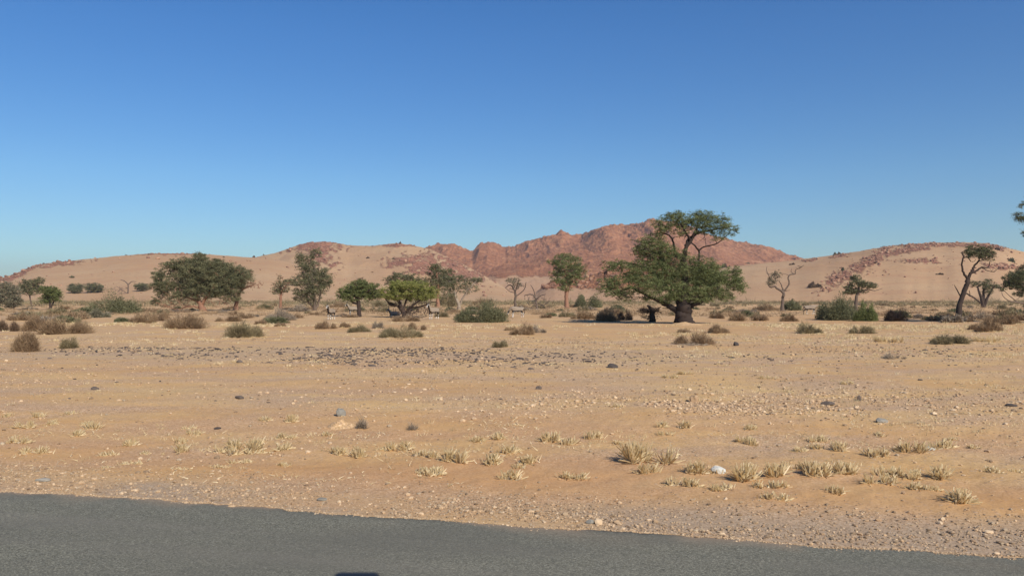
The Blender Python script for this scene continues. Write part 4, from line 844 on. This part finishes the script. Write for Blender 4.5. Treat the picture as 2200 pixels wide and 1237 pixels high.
# far scrub in one object
sp = Soup(); n = 2600
u = rng.uniform(0, 1, n); py_ = 641.5 + 13 * u; D_ = np.minimum(3500 / (py_ - 638), 420); D_ = np.where(D_ > 320, rng.uniform(150, 320, n), D_); X_ = (rng.uniform(-150, 2350, n) - CX) / F * D_
Z_ = ground_z(X_, D_)
for i in range(n):
    sc = rng.uniform(.35, .95) * (1.25 if D_[i] > 180 else 1) * (2.1 if i % 14 == 0 else 1); m_ = 46; d = rng.normal(size=(m_, 3)); d[:, 2] = np.abs(d[:, 2]); d /= np.linalg.norm(d, axis=1)[:, None]
    P = d * np.array([1.3, 1.0, .55]) * sc * rng.uniform(.5, 1, (m_, 1)) + np.array([X_[i], D_[i], Z_[i]])
    blades(sp, P, d + rng.normal(size=(m_, 3)) * .4, rng.uniform(.25, .6, m_) * sc, np.full(m_, .10), rng, np.clip(rng.uniform(.2, .8) + rng.normal(0, .15, m_), 0, 1))
tag(obj('far_scrub', sp.mesh('far_scrub', [LV['bolive']])), 'brown and olive scrub covering the plain up to the foot of the hills', 'scrub', kind='stuff')
sp = Soup(); n = 4200; py_ = 645 + 46 * rng.uniform(0, 1, n) ** 1.3; D_ = 3500 / (py_ - 638); pxx = rng.uniform(-150, 2350, n); X_ = (pxx - CX) / F * D_; Z_ = ground_z(X_, D_)
k = (rng.uniform(0, 1, n) < np.clip(.50 + 1.3 * fbm(X_ * .06, D_ * .05, 88, 3), 0, 1)) & ~((py_ > 682) & (pxx > 160) & (pxx < 2050))
for a_, b_ in ORX: k &= ~((np.abs(pxx - a_) < 22) & (py_ - b_ > -2) & (py_ - b_ < 14))
for i in np.where(k)[0]:
    sc = rng.uniform(.22, .62) * (1.5 if i % 11 == 0 else 1); m_ = 60; d = rng.normal(size=(m_, 3)); d[:, 2] = np.abs(d[:, 2]); d /= np.linalg.norm(d, axis=1)[:, None]
    P = d * np.array([1.9, 1.2, .5]) * sc * rng.uniform(.2, 1, (m_, 1)) + np.array([X_[i], D_[i], Z_[i]])
    blades(sp, P, d + rng.normal(size=(m_, 3)) * .4, rng.uniform(.3, .7, m_) * sc, np.full(m_, .035), rng, np.clip(rng.uniform(.3, 1.0) + rng.normal(0, .15, m_), 0, 1))
tag(obj('dry_scrub', sp.mesh('dry_scrub', [LV['brown']])), 'dry brown ground scrub covering the plain between the bushes', 'scrub', kind='stuff')
# dots of vegetation on the dunes (photo pixels, on the hill surface)
def on_hill(hd, px, py):
    k_ = np.argmin((hd['PX'] - px) ** 2 + (hd['PY'] - py) ** 2 + (hd['T'] > 1.01) * 1e6); return [hd[c].ravel()[k_] for c in 'XYZ']
HB = [('left', 154, 596, 14, 5), ('left', 480, 553, 5, 3), ('saddle', 545, 553, 8, 6), ('saddle', 566, 548, 5, 3), ('saddle', 506, 557, 4, 3), ('saddle', 860, 523, 9, 5), ('right', 1794, 548, 9, 8), ('right', 1803, 547, 8, 7), ('right', 1702, 569, 14, 6), ('right', 1812, 582, 10, 9), ('right', 2020, 590, 20, 6), ('right', 1750, 617, 36, 14), ('right', 2174, 563, 18, 12), ('right', 2145, 537, 16, 8), ('right', 1900, 531, 7, 5), ('far', 1605, 567, 14, 5), ('right', 1530, 582, 14, 6), ('right', 1560, 575, 24, 12), ('saddle', 845, 556, 8, 3), ('saddle', 790, 555, 9, 5), ('saddle', 800, 585, 7, 2), ('far', 1250, 545, 8, 4), ('right', 1880, 566, 6, 5), ('left', 270, 548, 6, 3), ('left', 320, 547, 6, 3), ('left', 95, 566, 8, 4)]
WH = dict(left='left hand dune', saddle='sandy hill left of centre', right='right hand dune', far='red mountain')
for i, (hn, px, py, wp, hp) in enumerate(HB):
    x, y, z = on_hill(hills[hn], px, py); s = y / F
    o = obj('hillside_bush', bush_mesh(wp * s, hp * s, 'dbrown' if i % 3 else 'olive', min(y, 300), 700 + i, .3), loc=(x, y, z - .1))
    if py == 617: lb = 'bare brown shrub, widest of those at the foot of the right hand dune'
    elif py == 596: lb = 'dark reddish spot of shrub alone on the face of the left hand dune'
    elif px == 2020: lb = 'flat dark green shrub alone on the middle of the right hand dune'
    else: lb = 'small dark shrub dotting the %s' % WH[hn]
    tag(o, lb, 'bush', 'small shrubs on the ' + WH[hn] if lb.startswith('small dark') else None)

# ------------------------------------------------------------------ dry grass tufts
def tuft_mesh(wd, ht, seed, lying=.2, nst=None, curl=.35):
    rg = np.random.default_rng(5000 + seed); sp = Soup(); n = nst or int(40 + 260 * wd)
    nk = max(2, int(wd / .11)); kx = rg.uniform(-.42, .42, nk) * wd; ky = rg.uniform(-.25, .25, nk) * wd
    for i in range(n):
        q = rg.integers(0, nk); b = np.array([kx[q] + rg.normal() * .028, ky[q] + rg.normal() * .028, -.01])
        ly = rg.uniform() < lying; az = rg.uniform(0, 6.28); tilt = rg.uniform(1.1, 1.5) if ly else abs(rg.normal(0, .62))
        d = np.array([math.cos(az) * math.sin(tilt), math.sin(az) * math.sin(tilt), math.cos(tilt)]) + np.array([b[0], b[1], 0]) / wd * .7; d /= np.linalg.norm(d)
        L = ht * rg.uniform(.3, 1.05) * (1.1 if ly else 1); t = np.linspace(0, 1, 4)[:, None]
        side = rg.normal(size=3) * curl * L * .5; side[2] = abs(side[2]) * .4
        P = b + d * L * t + side * t * t; P[:, 2] = np.maximum(P[:, 2], -.01 + .01 * t[:, 0])
        r = rg.uniform(.004, .0085); tube(sp, P, np.array([r * .8, r * 1.1, r * 1.05, r * .7]), 3, float(np.clip(rg.normal(.55, .22), 0, 1)))
    return sp.mesh('tuft', [LV['straw']])
TUFT = [  # cx, base y, width, height, lying share (photo pixels)
 (1400, 985, 105, 50, .1), (1392, 1008, 50, 28, .15), (1486, 1010, 56, 32, .15), (1545, 1012, 45, 14, .5), (1612, 1026, 62, 44, .05), (1668, 1020, 44, 34, .1), (1745, 1020, 80, 36, .05), (1705, 1006, 40, 20, .2), (1822, 1016, 54, 32, .1), (1905, 1015, 80, 26, .2), (1975, 1020, 60, 20, .3), (2020, 1022, 60, 32, .15), (1880, 1035, 70, 26, .3), (1945, 1045, 60, 22, .5), (2050, 1080, 76, 36, .3), (2010, 1050, 50, 16, .5),
 (1460, 1040, 80, 22, .25), (1660, 1045, 70, 20, .4), (1800, 1058, 60, 20, .4), (1665, 1072, 50, 18, .4), (1560, 1048, 60, 18, .5), (2130, 1012, 60, 16, .4), (2180, 1008, 40, 12, .5),
 (1950, 965, 48, 30, .1), (1882, 976, 62, 22, .1), (1930, 962, 30, 14, .3), (2015, 958, 60, 24, .2), (2085, 955, 46, 12, .4), (1790, 965, 44, 26, .15), (1755, 958, 30, 14, .3), (1730, 965, 36, 14, .4), (1745, 942, 60, 14, .3), (1610, 948, 34, 18, .15), (1590, 942, 34, 16, .2), (1622, 922, 44, 14, .3), (1468, 919, 28, 18, .1), (1416, 918, 24, 16, .1), (1430, 932, 20, 12, .3), (1875, 934, 36, 12, .4), (2040, 940, 30, 10, .4),
 (1277, 938, 34, 22, .1), (1338, 948, 30, 12, .3), (1185, 944, 46, 26, .15), (1213, 950, 34, 20, .15), (1095, 968, 36, 22, .15), (1082, 940, 40, 18, .3), (1030, 942, 28, 16, .2), (860, 960, 42, 24, .1), (918, 975, 60, 20, .25), (988, 990, 66, 34, .15), (1060, 992, 60, 24, .3), (1150, 990, 70, 20, .3), (905, 1010, 70, 18, .6), (935, 1018, 40, 20, .4), (1100, 1020, 70, 26, .3), (1230, 1022, 60, 20, .4), (1120, 1000, 40, 12, .4),
 (787, 975, 44, 24, .15), (735, 968, 60, 20, .3), (820, 962, 24, 10, .3), (630, 908, 34, 20, .2), (612, 938, 34, 16, .3), (600, 962, 50, 20, .5), (525, 960, 56, 34, .1), (492, 968, 50, 20, .4), (548, 966, 44, 16, .7), (393, 965, 34, 22, .15), (378, 945, 40, 14, .4), (280, 952, 44, 18, .3), (425, 928, 46, 14, .3), (415, 918, 30, 10, .4), (205, 917, 30, 20, .15), (170, 912, 36, 12, .4), (95, 895, 36, 14, .3), (52, 917, 40, 18, .2), (110, 910, 40, 12, .5), (155, 932, 40, 18, .2), (45, 945, 50, 18, .4), (80, 965, 40, 18, .2), (20, 893, 34, 10, .4), (160, 890, 30, 10, .4), (230, 970, 40, 12, .4), (280, 992, 50, 10, .6), (385, 1005, 40, 8, .7), (470, 1003, 40, 12, .6), (625, 995, 40, 12, .5), (570, 905, 36, 14, .4), (715, 930, 40, 12, .4), (525, 990, 50, 12, .6), (320, 970, 40, 10, .5), (240, 1000, 30, 8, .6),
 (1330, 880, 30, 8, .4), (1815, 824, 34, 10, .2), (1475, 805, 30, 10, .2), (1440, 812, 40, 10, .3), (1650, 812, 40, 10, .3), (1910, 735, 60, 18, .1), (2120, 735, 60, 16, .2),
]
named = {0: 'largest tuft of pale dry grass, standing right of centre in the grass strip', 1: 'compact golden tuft just in front of the largest dry grass tuft', 2: 'golden grass tuft touching the smooth pale grey stone', 4: 'fan shaped straw tuft with dark shadow at the left end of the long row', 5: 'upright thin straw tuft second in the long row', 6: 'broad dense straw tuft in the middle of the long row', 8: 'spiky straw tuft at the right end of the long row', 14: 'curled grass tuft nearest the tarmac at right', 23: 'stubby grass tuft just left of the flat pale greenish stone', 26: 'grass tuft just right of the flat pale greenish stone', 49: 'golden yellow tuft, brightest in the centre of the grass strip', 63: 'tallest pale tuft in the left third of the grass strip', 97: 'pale grass clump on the sand below the dark shaded bush at right'}
for i, (cx, by, wp, hp, ly) in enumerate(TUFT):
    D_ = 3500 / (by - 638); s = D_ / F; x = at(cx, D_)
    nst = int(np.clip(wp * s * hp * s * 2700 + 34, 34, 330))
    if i == 0: TO = []
    o = obj('grass_tuft', tuft_mesh(wp * s, hp * s * .84, i, ly, nst), loc=(x, D_, float(ground_z(x, D_)) + .002))
    TO.append(o)
    if i in named: tag(o, named[i], 'grass')
    else:
        continue
        z = 'left third' if cx < 733 else ('middle third' if cx < 1466 else 'right third')
        tag(o, 'one of the smaller pale dry grass tufts in the %s of the sand' % z, 'grass', 'small dry grass tufts, ' + z)
MK = [(TUFT[i][0], TUFT[i][1], d_) for i, d_ in {0: 'the largest dry grass tuft', 4: 'the fan shaped straw tuft', 6: 'the broadest straw tuft of the long row', 14: 'the curled tuft near the tarmac', 49: 'the golden yellow tuft', 63: 'the tallest pale tuft at left'}.items()]
MK += [(733, 893, 'the grey stone on the sand mound'), (1990, 953, 'the flat pale greenish stone'), (1531, 1001, 'the smooth pale grey stone'), (515, 857, 'the lone flat dark stone'), (1893, 907, 'the flat grey stone on the bank'), (775, 915, 'the leafless grey twig plant'), (1491, 864, 'the blocky tan stone'), (95, 1029, 'the grey slab at far left'), (1925, 771, 'the bare grey twig bush')]
un = [i for i in range(len(TUFT)) if i not in named]
for i, lb in zip(un, ranked_labels([TUFT[i][:2] for i in un], MK, 'small straw tuft')):
    tag(TO[i], lb or 'small outlying straw tuft away from the others', 'grass', 'small dry grass tufts')
# uncountable stubble
rng = np.random.default_rng(123)
X, D = scatter(14000, 9, 60, rng, .72); px, py = X / D * F + CX, YH + F * H / D
wgt = np.clip(.15 + 1.3 * fbm(X * .3, D * .25, 65, 3), 0, 1) * (.25 + .75 * sstep(1200, 1500, px) * sstep(700, 720, py)) * (1 - sstep(1035, 1060, py)) + .6 * np.exp(-((py - 705) / 14) ** 2) * sstep(.0, .3, fbm(X * .1, D * .15, 66, 2)) + 1.5 * np.exp(-((py - 955) / 38) ** 2) * sstep(-.1, .4, fbm(X * .7, D * .7, 67, 3))
k = (rng.uniform(0, 1, len(X)) < wgt * .55); X, D = X[k], D[k]; Z = ground_z(X, D); m = 16
sp = Soup(); n = len(X); sc = rng.uniform(.5, 1.4, n) * np.interp(D, [9, 60], [.045, .12])
az = rng.uniform(0, 6.28, (n, m)); tl = np.abs(rng.normal(.3, .5, (n, m)))
d = np.stack([np.cos(az) * np.sin(tl), np.sin(az) * np.sin(tl), np.cos(tl)], -1).reshape(-1, 3)
b = np.repeat(np.stack([X, D, Z], 1), m, 0) + rng.normal(size=(n * m, 3)) * np.repeat(sc, m)[:, None] * np.array([.8, .8, 0])
blades(sp, b, d, np.repeat(sc, m) * rng.uniform(.5, 1.2, n * m), np.repeat(np.maximum(.006, D * .0007), m), rng, np.clip(np.repeat(rng.uniform(.1, .8, n), m) + rng.normal(0, .15, n * m), 0, 1))
tag(obj('grass_stubble', sp.mesh('grass_stubble', [LV['straw']])), 'short dry grass stubble dotted over the sand', 'grass', kind='stuff')

sp = Soup(); X, D = scatter(9000, 8.6, 13.6, rng, .68); px, py = X / D * F + CX, YH + F * H / D
k = rng.uniform(0, 1, len(X)) < np.clip(-.12 + 1.5 * fbm(X * .8, D * 1.1, 165, 3), 0, 1) * np.interp(px, [0, 800, 2200], [.6, .8, 1]) * (1 - sstep(1045, 1075, py)); X, D = X[k], D[k]; n = len(X)
az = rng.uniform(0, 6.28, n); tl = rng.uniform(.0, .7, n); d = np.stack([np.cos(az) * np.cos(tl), np.sin(az) * np.cos(tl), np.sin(tl)], 1)
blades(sp, np.stack([X, D, ground_z(X, D) + .006], 1), d, rng.uniform(.03, .10, n), rng.uniform(.007, .014, n), rng, rng.uniform(0, 1, n), .15)
tag(obj('straw_litter', sp.mesh('straw_litter', [LV['straw']])), 'broken pale straw lying among the grass tufts', 'straw', kind='stuff')

# ------------------------------------------------------------------ antelopes
M_coat = Mat('fawn_grey_coat', .8); M_coat.color(M_coat.mix(M_coat.noise(M_coat.pos(), 6), (.235, .18, .13), (.31, .245, .185)))
M_white = Mat('white_coat', .8); M_white.color((.62, .57, .50)); M_black = Mat('black_coat', .7); M_black.color((.022, .018, .016))
M_horn = Mat('horn', .5); M_horn.color((.03, .025, .022))
def oryx(px, py, yaw, pose, label, scale=1.0, seed=0):
    N = []; E = []
    def v(p, r, par=None):
        N.append((p, r)); 
        if par is not None: E.append((par, len(N) - 1))
        return len(N) - 1
    dz = -.62 if pose == 'lie' else 0.0
    pel = v((-.52, 0, 1.00 + dz), .25); bel = v((-.08, 0, .92 + dz), .30, pel); che = v((.36, 0, .93 + dz), .285, bel); nb = v((.56, 0, 1.08 + dz), .20, che)
    if pose == 'graze': hd = [((.80, 0, .84), .125), ((.98, 0, .52), .10), ((1.04, 0, .38), .088), ((1.09, 0, .20), .06), ((1.11, 0, .08), .045)]
    elif pose == 'walk': hd = [((.80, 0, 1.12), .125), ((1.00, 0, 1.14), .10), ((1.08, 0, 1.12), .09), ((1.22, 0, .96), .062), ((1.30, 0, .86), .045)]
    else: hd = [((.68, 0, 1.24 + dz), .145), ((.77, 0, 1.38 + dz), .12), ((.84, 0, 1.47 + dz), .10), ((1.00, 0, 1.35 + dz), .072), ((1.09, 0, 1.26 + dz), .052)]
    p_ = nb
    for q in hd: p_ = v(q[0], q[1], p_)
    hb = hd[2][0]; mz = hd[4][0]; hdx = len(N) - 3
    for sg in (-1, 1): v((hb[0] - .06, sg * .17, hb[2] + .06), .03, hdx)
    rp = v((-.74, 0, 1.02 + dz), .15, pel); t1 = v((-.86, 0, .88 + dz), .03, rp); 
    if pose == 'lie': t2 = v((-.92, 0, .25), .03, t1)
    else: t2 = v((-.88, 0, .62), .025, t1); v((-.86, 0, .42), .05, t2)
    st = {'walk': .12, 'graze': .05}.get(pose, 0.0)
    for sg in (-1, 1):
        if pose == 'lie':
            a = v((.42, sg * .2, .16), .09, che); b = v((.62, sg * .24, .06), .05, a); v((.36, sg * .28, .05), .035, b)
            a = v((-.55, sg * .24, .20), .13, pel); b = v((-.25, sg * .32, .08), .07, a); v((-.02, sg * .34, .05), .035, b)
        else:
            f_ = sg * st; a = v((.40, sg * .14, .70), .095, che); b = v((.42 + f_ * .8, sg * .13, .42), .052, a); c = v((.41 + f_ * 1.3, sg * .13, .12), .034, b); v((.45 + f_ * 1.4, sg * .13, .025), .042, c)
            a = v((-.58, sg * .15, .78), .135, pel); b = v((-.50 - f_, sg * .15, .62), .085, a); c = v((-.70 - f_ * 1.4, sg * .14, .44), .048, b); c = v((-.65 - f_ * 1.6, sg * .14, .12), .034, c); v((-.61 - f_ * 1.6, sg * .14, .025), .042, c)
    me = bpy.data.meshes.new('oryx_cage'); me.from_pydata([n[0] for n in N], E, []); tmp = bpy.data.objects.new('cage', me); COL.objects.link(tmp)
    md = tmp.modifiers.new('skin', 'SKIN'); md.use_smooth_shade = True
    for i, sv in enumerate(me.skin_vertices[0].data): sv.radius = (N[i][1] * .82, N[i][1]) if i in (0, 1, 2) else (N[i][1], N[i][1]); sv.use_root = (i == 0)
    ss = tmp.modifiers.new('sub', 'SUBSURF'); ss.levels = 2; ss.render_levels = 2
    dg = bpy.context.evaluated_depsgraph_get(); bm_ = bpy.data.meshes.new_from_object(tmp.evaluated_get(dg)); bpy.data.objects.remove(tmp)
    bm_.name = 'body'; bm_.materials.clear()
    for m in (M_coat.m, M_white.m, M_black.m): bm_.materials.append(m)
    hb_, mz_ = np.array(hb), np.array(mz); ax = mz_ - hb_; al = np.linalg.norm(ax)
    for f in bm_.polygons:
        c = np.array(f.center); z = c[2] - dz; m = 0; f.use_smooth = True
        if pose != 'lie' and c[2] < .60 and abs(c[1]) > .04 and c[0] > -.80: m = 2 if (.30 < c[2] < .40 or c[2] < .05 or c[2] > .50) else 1
        if pose == 'lie' and c[2] < .12: m = 1 if abs(c[1]) > .24 else 2
        if pose != 'lie' and .60 <= c[2] < .76 and (c[0] < -.45 or abs(c[1]) > .08): m = 2 if abs(c[0]) > .3 else m
        if -.6 < c[0] < .5 and .70 < z < .77 : m = 2
        if -.6 < c[0] < .4 and z <= .70 and pose != 'lie' and abs(c[1]) < .12 : m = 1
        if c[0] < -.80: m = 2 if z < .92 else 0
        if c[0] < -.62 and .82 < z < 1.0 and abs(c[1]) < .12: m = 2
        q = c - hb_; t = q @ ax / al / al
        if np.linalg.norm(q) < .55 and t > -.35 and (c[0] > .66):
            if t > -.2: m = 1
            if .30 < t < .62: m = 2
            if -.05 < t < .14 and abs(c[1]) < .05: m = 2
            if abs(c[1]) > .055 and .0 < t < .35: m = 2
            if abs(c[1]) > .11: m = 0
        elif .45 < c[0] < .85 and (c[2] - dz) < (1.02 + (c[0] - .6) * 1.0) and abs(c[1]) < .07 and pose in ('stand', 'lie'): m = 2
        f.material_index = m
    D = dist_of(py); x = at(px, D)
    root = obj('oryx_antelope', None, loc=(x, D, float(ground_z(x, D)))); root.rotation_euler = (0, 0, R(yaw)); root.scale = (scale,) * 3; tag(root, label, 'antelope')
    obj('body', bm_, root)
    hx = -ax / al; up = np.array([-ax[2], 0, ax[0]]) / al; up = up if up[2] > 0 or pose == 'graze' else -up
    back = (hx * .85 + up * .5) if pose != 'graze' else np.array([-.55, 0, .75]) * 1.0; back = back / np.linalg.norm(back)
    if pose in ('stand', 'lie'): back = np.array([-.42, 0, .9])
    for sg in (-1, 1):
        sp = Soup(); b = hb_ + up * .05 + np.array([0, sg * .035, .04]); t = np.linspace(0, 1, 7)[:, None]
        tube(sp, b + (back + np.array([0, sg * .16, 0])) * t * .85, np.linspace(.024, .005, 7), 6, .5, True); obj('horn', sp.mesh('horn', [M_horn.m], True), root)
    return root
oryx(711, 687, -102, 'stand', 'oryx antelope standing and facing the road, leftmost of the herd', .82)
oryx(759, 679, 205, 'stand', 'oryx antelope standing in the shade under the flat topped bright green tree', .8)
oryx(931, 688, -122, 'stand', 'oryx antelope with white legs standing in sun beside the umbrella tree, looking at the road', .84)
oryx(848, 680.5, -150, 'lie', 'oryx antelope lying in the shade at the left foot of the umbrella tree', .8)
oryx(874, 679.5, -35, 'lie', 'oryx antelope lying in the shade right of the other resting one', .78)
oryx(1110, 684, 186, 'graze', 'oryx antelope grazing half hidden behind the big rounded olive bush, pale rump visible', .84)
oryx(1741, 677, -8, 'walk', 'oryx antelope feeding sideways with lowered head beside the large olive thicket', .86)

# ------------------------------------------------------------------ fallen wood
def sticks(px, py, wpx, n, label, seed, mat, group=None):
    rg = np.random.default_rng(seed); D = dist_of(py); s = D / F; x = at(px, D); sp = Soup()
    for _ in range(n):
        a = rg.uniform(-.6, .6) + (math.pi if rg.uniform() < .5 else 0); L = wpx * s * rg.uniform(.3, .8); c = rg.normal(size=3) * np.array([wpx * s * .15, .3, 0]); c[2] = .05
        t = np.linspace(-.5, .5, 6)[:, None]; P = c + t * L * np.array([math.cos(a), math.sin(a) * .6, .06]) + rg.normal(size=(6, 3)) * .035 * L; P[:, 2] = np.abs(P[:, 2]) + .02
        tube(sp, P, np.linspace(.022, .006, 6) * (wpx * s / 2.6), 5, rg.uniform(.3, .9))
    tag(obj('fallen_branch', sp.mesh('fallen_branch', [mat], True), loc=(x, D, float(ground_z(x, D)))), label, 'branch')
sticks(1245, 692, 60, 8, 'dead fallen branch at the left tip of the big tree shadow', 1, M_bark_pale)
sticks(1490, 745, 60, 12, 'pale fallen sticks under the twiggy brown bush right of centre', 2, M_bark_pale)
sticks(870, 685, 80, 12, 'dark fallen boughs on the ground beneath the umbrella tree', 3, M_bark_dark)
sticks(380, 672, 90, 14, 'grey fallen boughs under the broad dense tree', 4, M_bark)
sticks(1150, 668, 60, 8, 'pale fallen boughs near the low leafless thorn tree', 5, M_bark_pale)
# shed ant-hill like collar of bark litter at the foot of the big tree
mound(1472, 699, 80, .22, 'sand_rise', '')

# ------------------------------------------------------------------ the car window ledge under the camera
M_rub = Mat('black_rubber', .6, .3); M_rub.color((.012, .013, .018)); M_paint = Mat('car_paint', .35, .5); M_paint.color((.35, .35, .34))
def rbox(name, c, d, mat, parent, bev=.004):
    import bmesh
    bm = bmesh.new(); bmesh.ops.create_cube(bm, size=1)
    for v_ in bm.verts: v_.co = (v_.co.x * d[0], v_.co.y * d[1], v_.co.z * d[2])
    bmesh.ops.bevel(bm, geom=bm.edges[:], offset=bev, segments=3, affect='EDGES', profile=.5)
    me = bpy.data.meshes.new(name); bm.to_mesh(me); bm.free(); me.materials.append(mat)
    for p in me.polygons: p.use_smooth = True
    return obj(name, me, parent, c)
cd = obj('car_door', None, loc=(0, .62, .6)); tag(cd, 'dark blurred edge of the car door at the very bottom of the view', 'car door')
rbox('door_panel', (0, 0, .38), (1.3, .05, 1.5), M_paint.m, cd, .012).location.z = .38
for o in cd.children: o.location.z = .40; o.scale = (1, 1, .6)
rbox('window_seal', (0, 0, .862), (1.28, .03, .02), M_rub.m, cd)
rbox('knob', (-.1195, 0, .925), (.0365, .030, .05 * 1.0 * 2), M_rub.m, cd, .005)
# top of the knob sits where the sightline leaves the frame
kz = H - .605 * (1251 - YH) / F
bpy.data.objects['knob'].location.z = kz - .05 - .6

# ------------------------------------------------------------------ air
import bmesh
bm = bmesh.new(); bmesh.ops.create_cube(bm, size=1)
for v_ in bm.verts: v_.co = (v_.co.x * 9600, v_.co.y * 9600, (v_.co.z + .5) * 182 - 9)
me = bpy.data.meshes.new('haze'); bm.to_mesh(me); bm.free()
hm = bpy.data.materials.new('haze'); hm.use_nodes = True; hm.node_tree.nodes.clear()
ho = hm.node_tree.nodes.new('ShaderNodeOutputMaterial'); hv = hm.node_tree.nodes.new('ShaderNodeVolumePrincipled')
hv.inputs['Color'].default_value = (.93, .94, .97, 1); hv.inputs['Density'].default_value = HAZE; hv.inputs['Anisotropy'].default_value = .2
hm.node_tree.links.new(hv.outputs[0], ho.inputs['Volume']); me.materials.append(hm)
tag(obj('haze', me), kind='stuff')
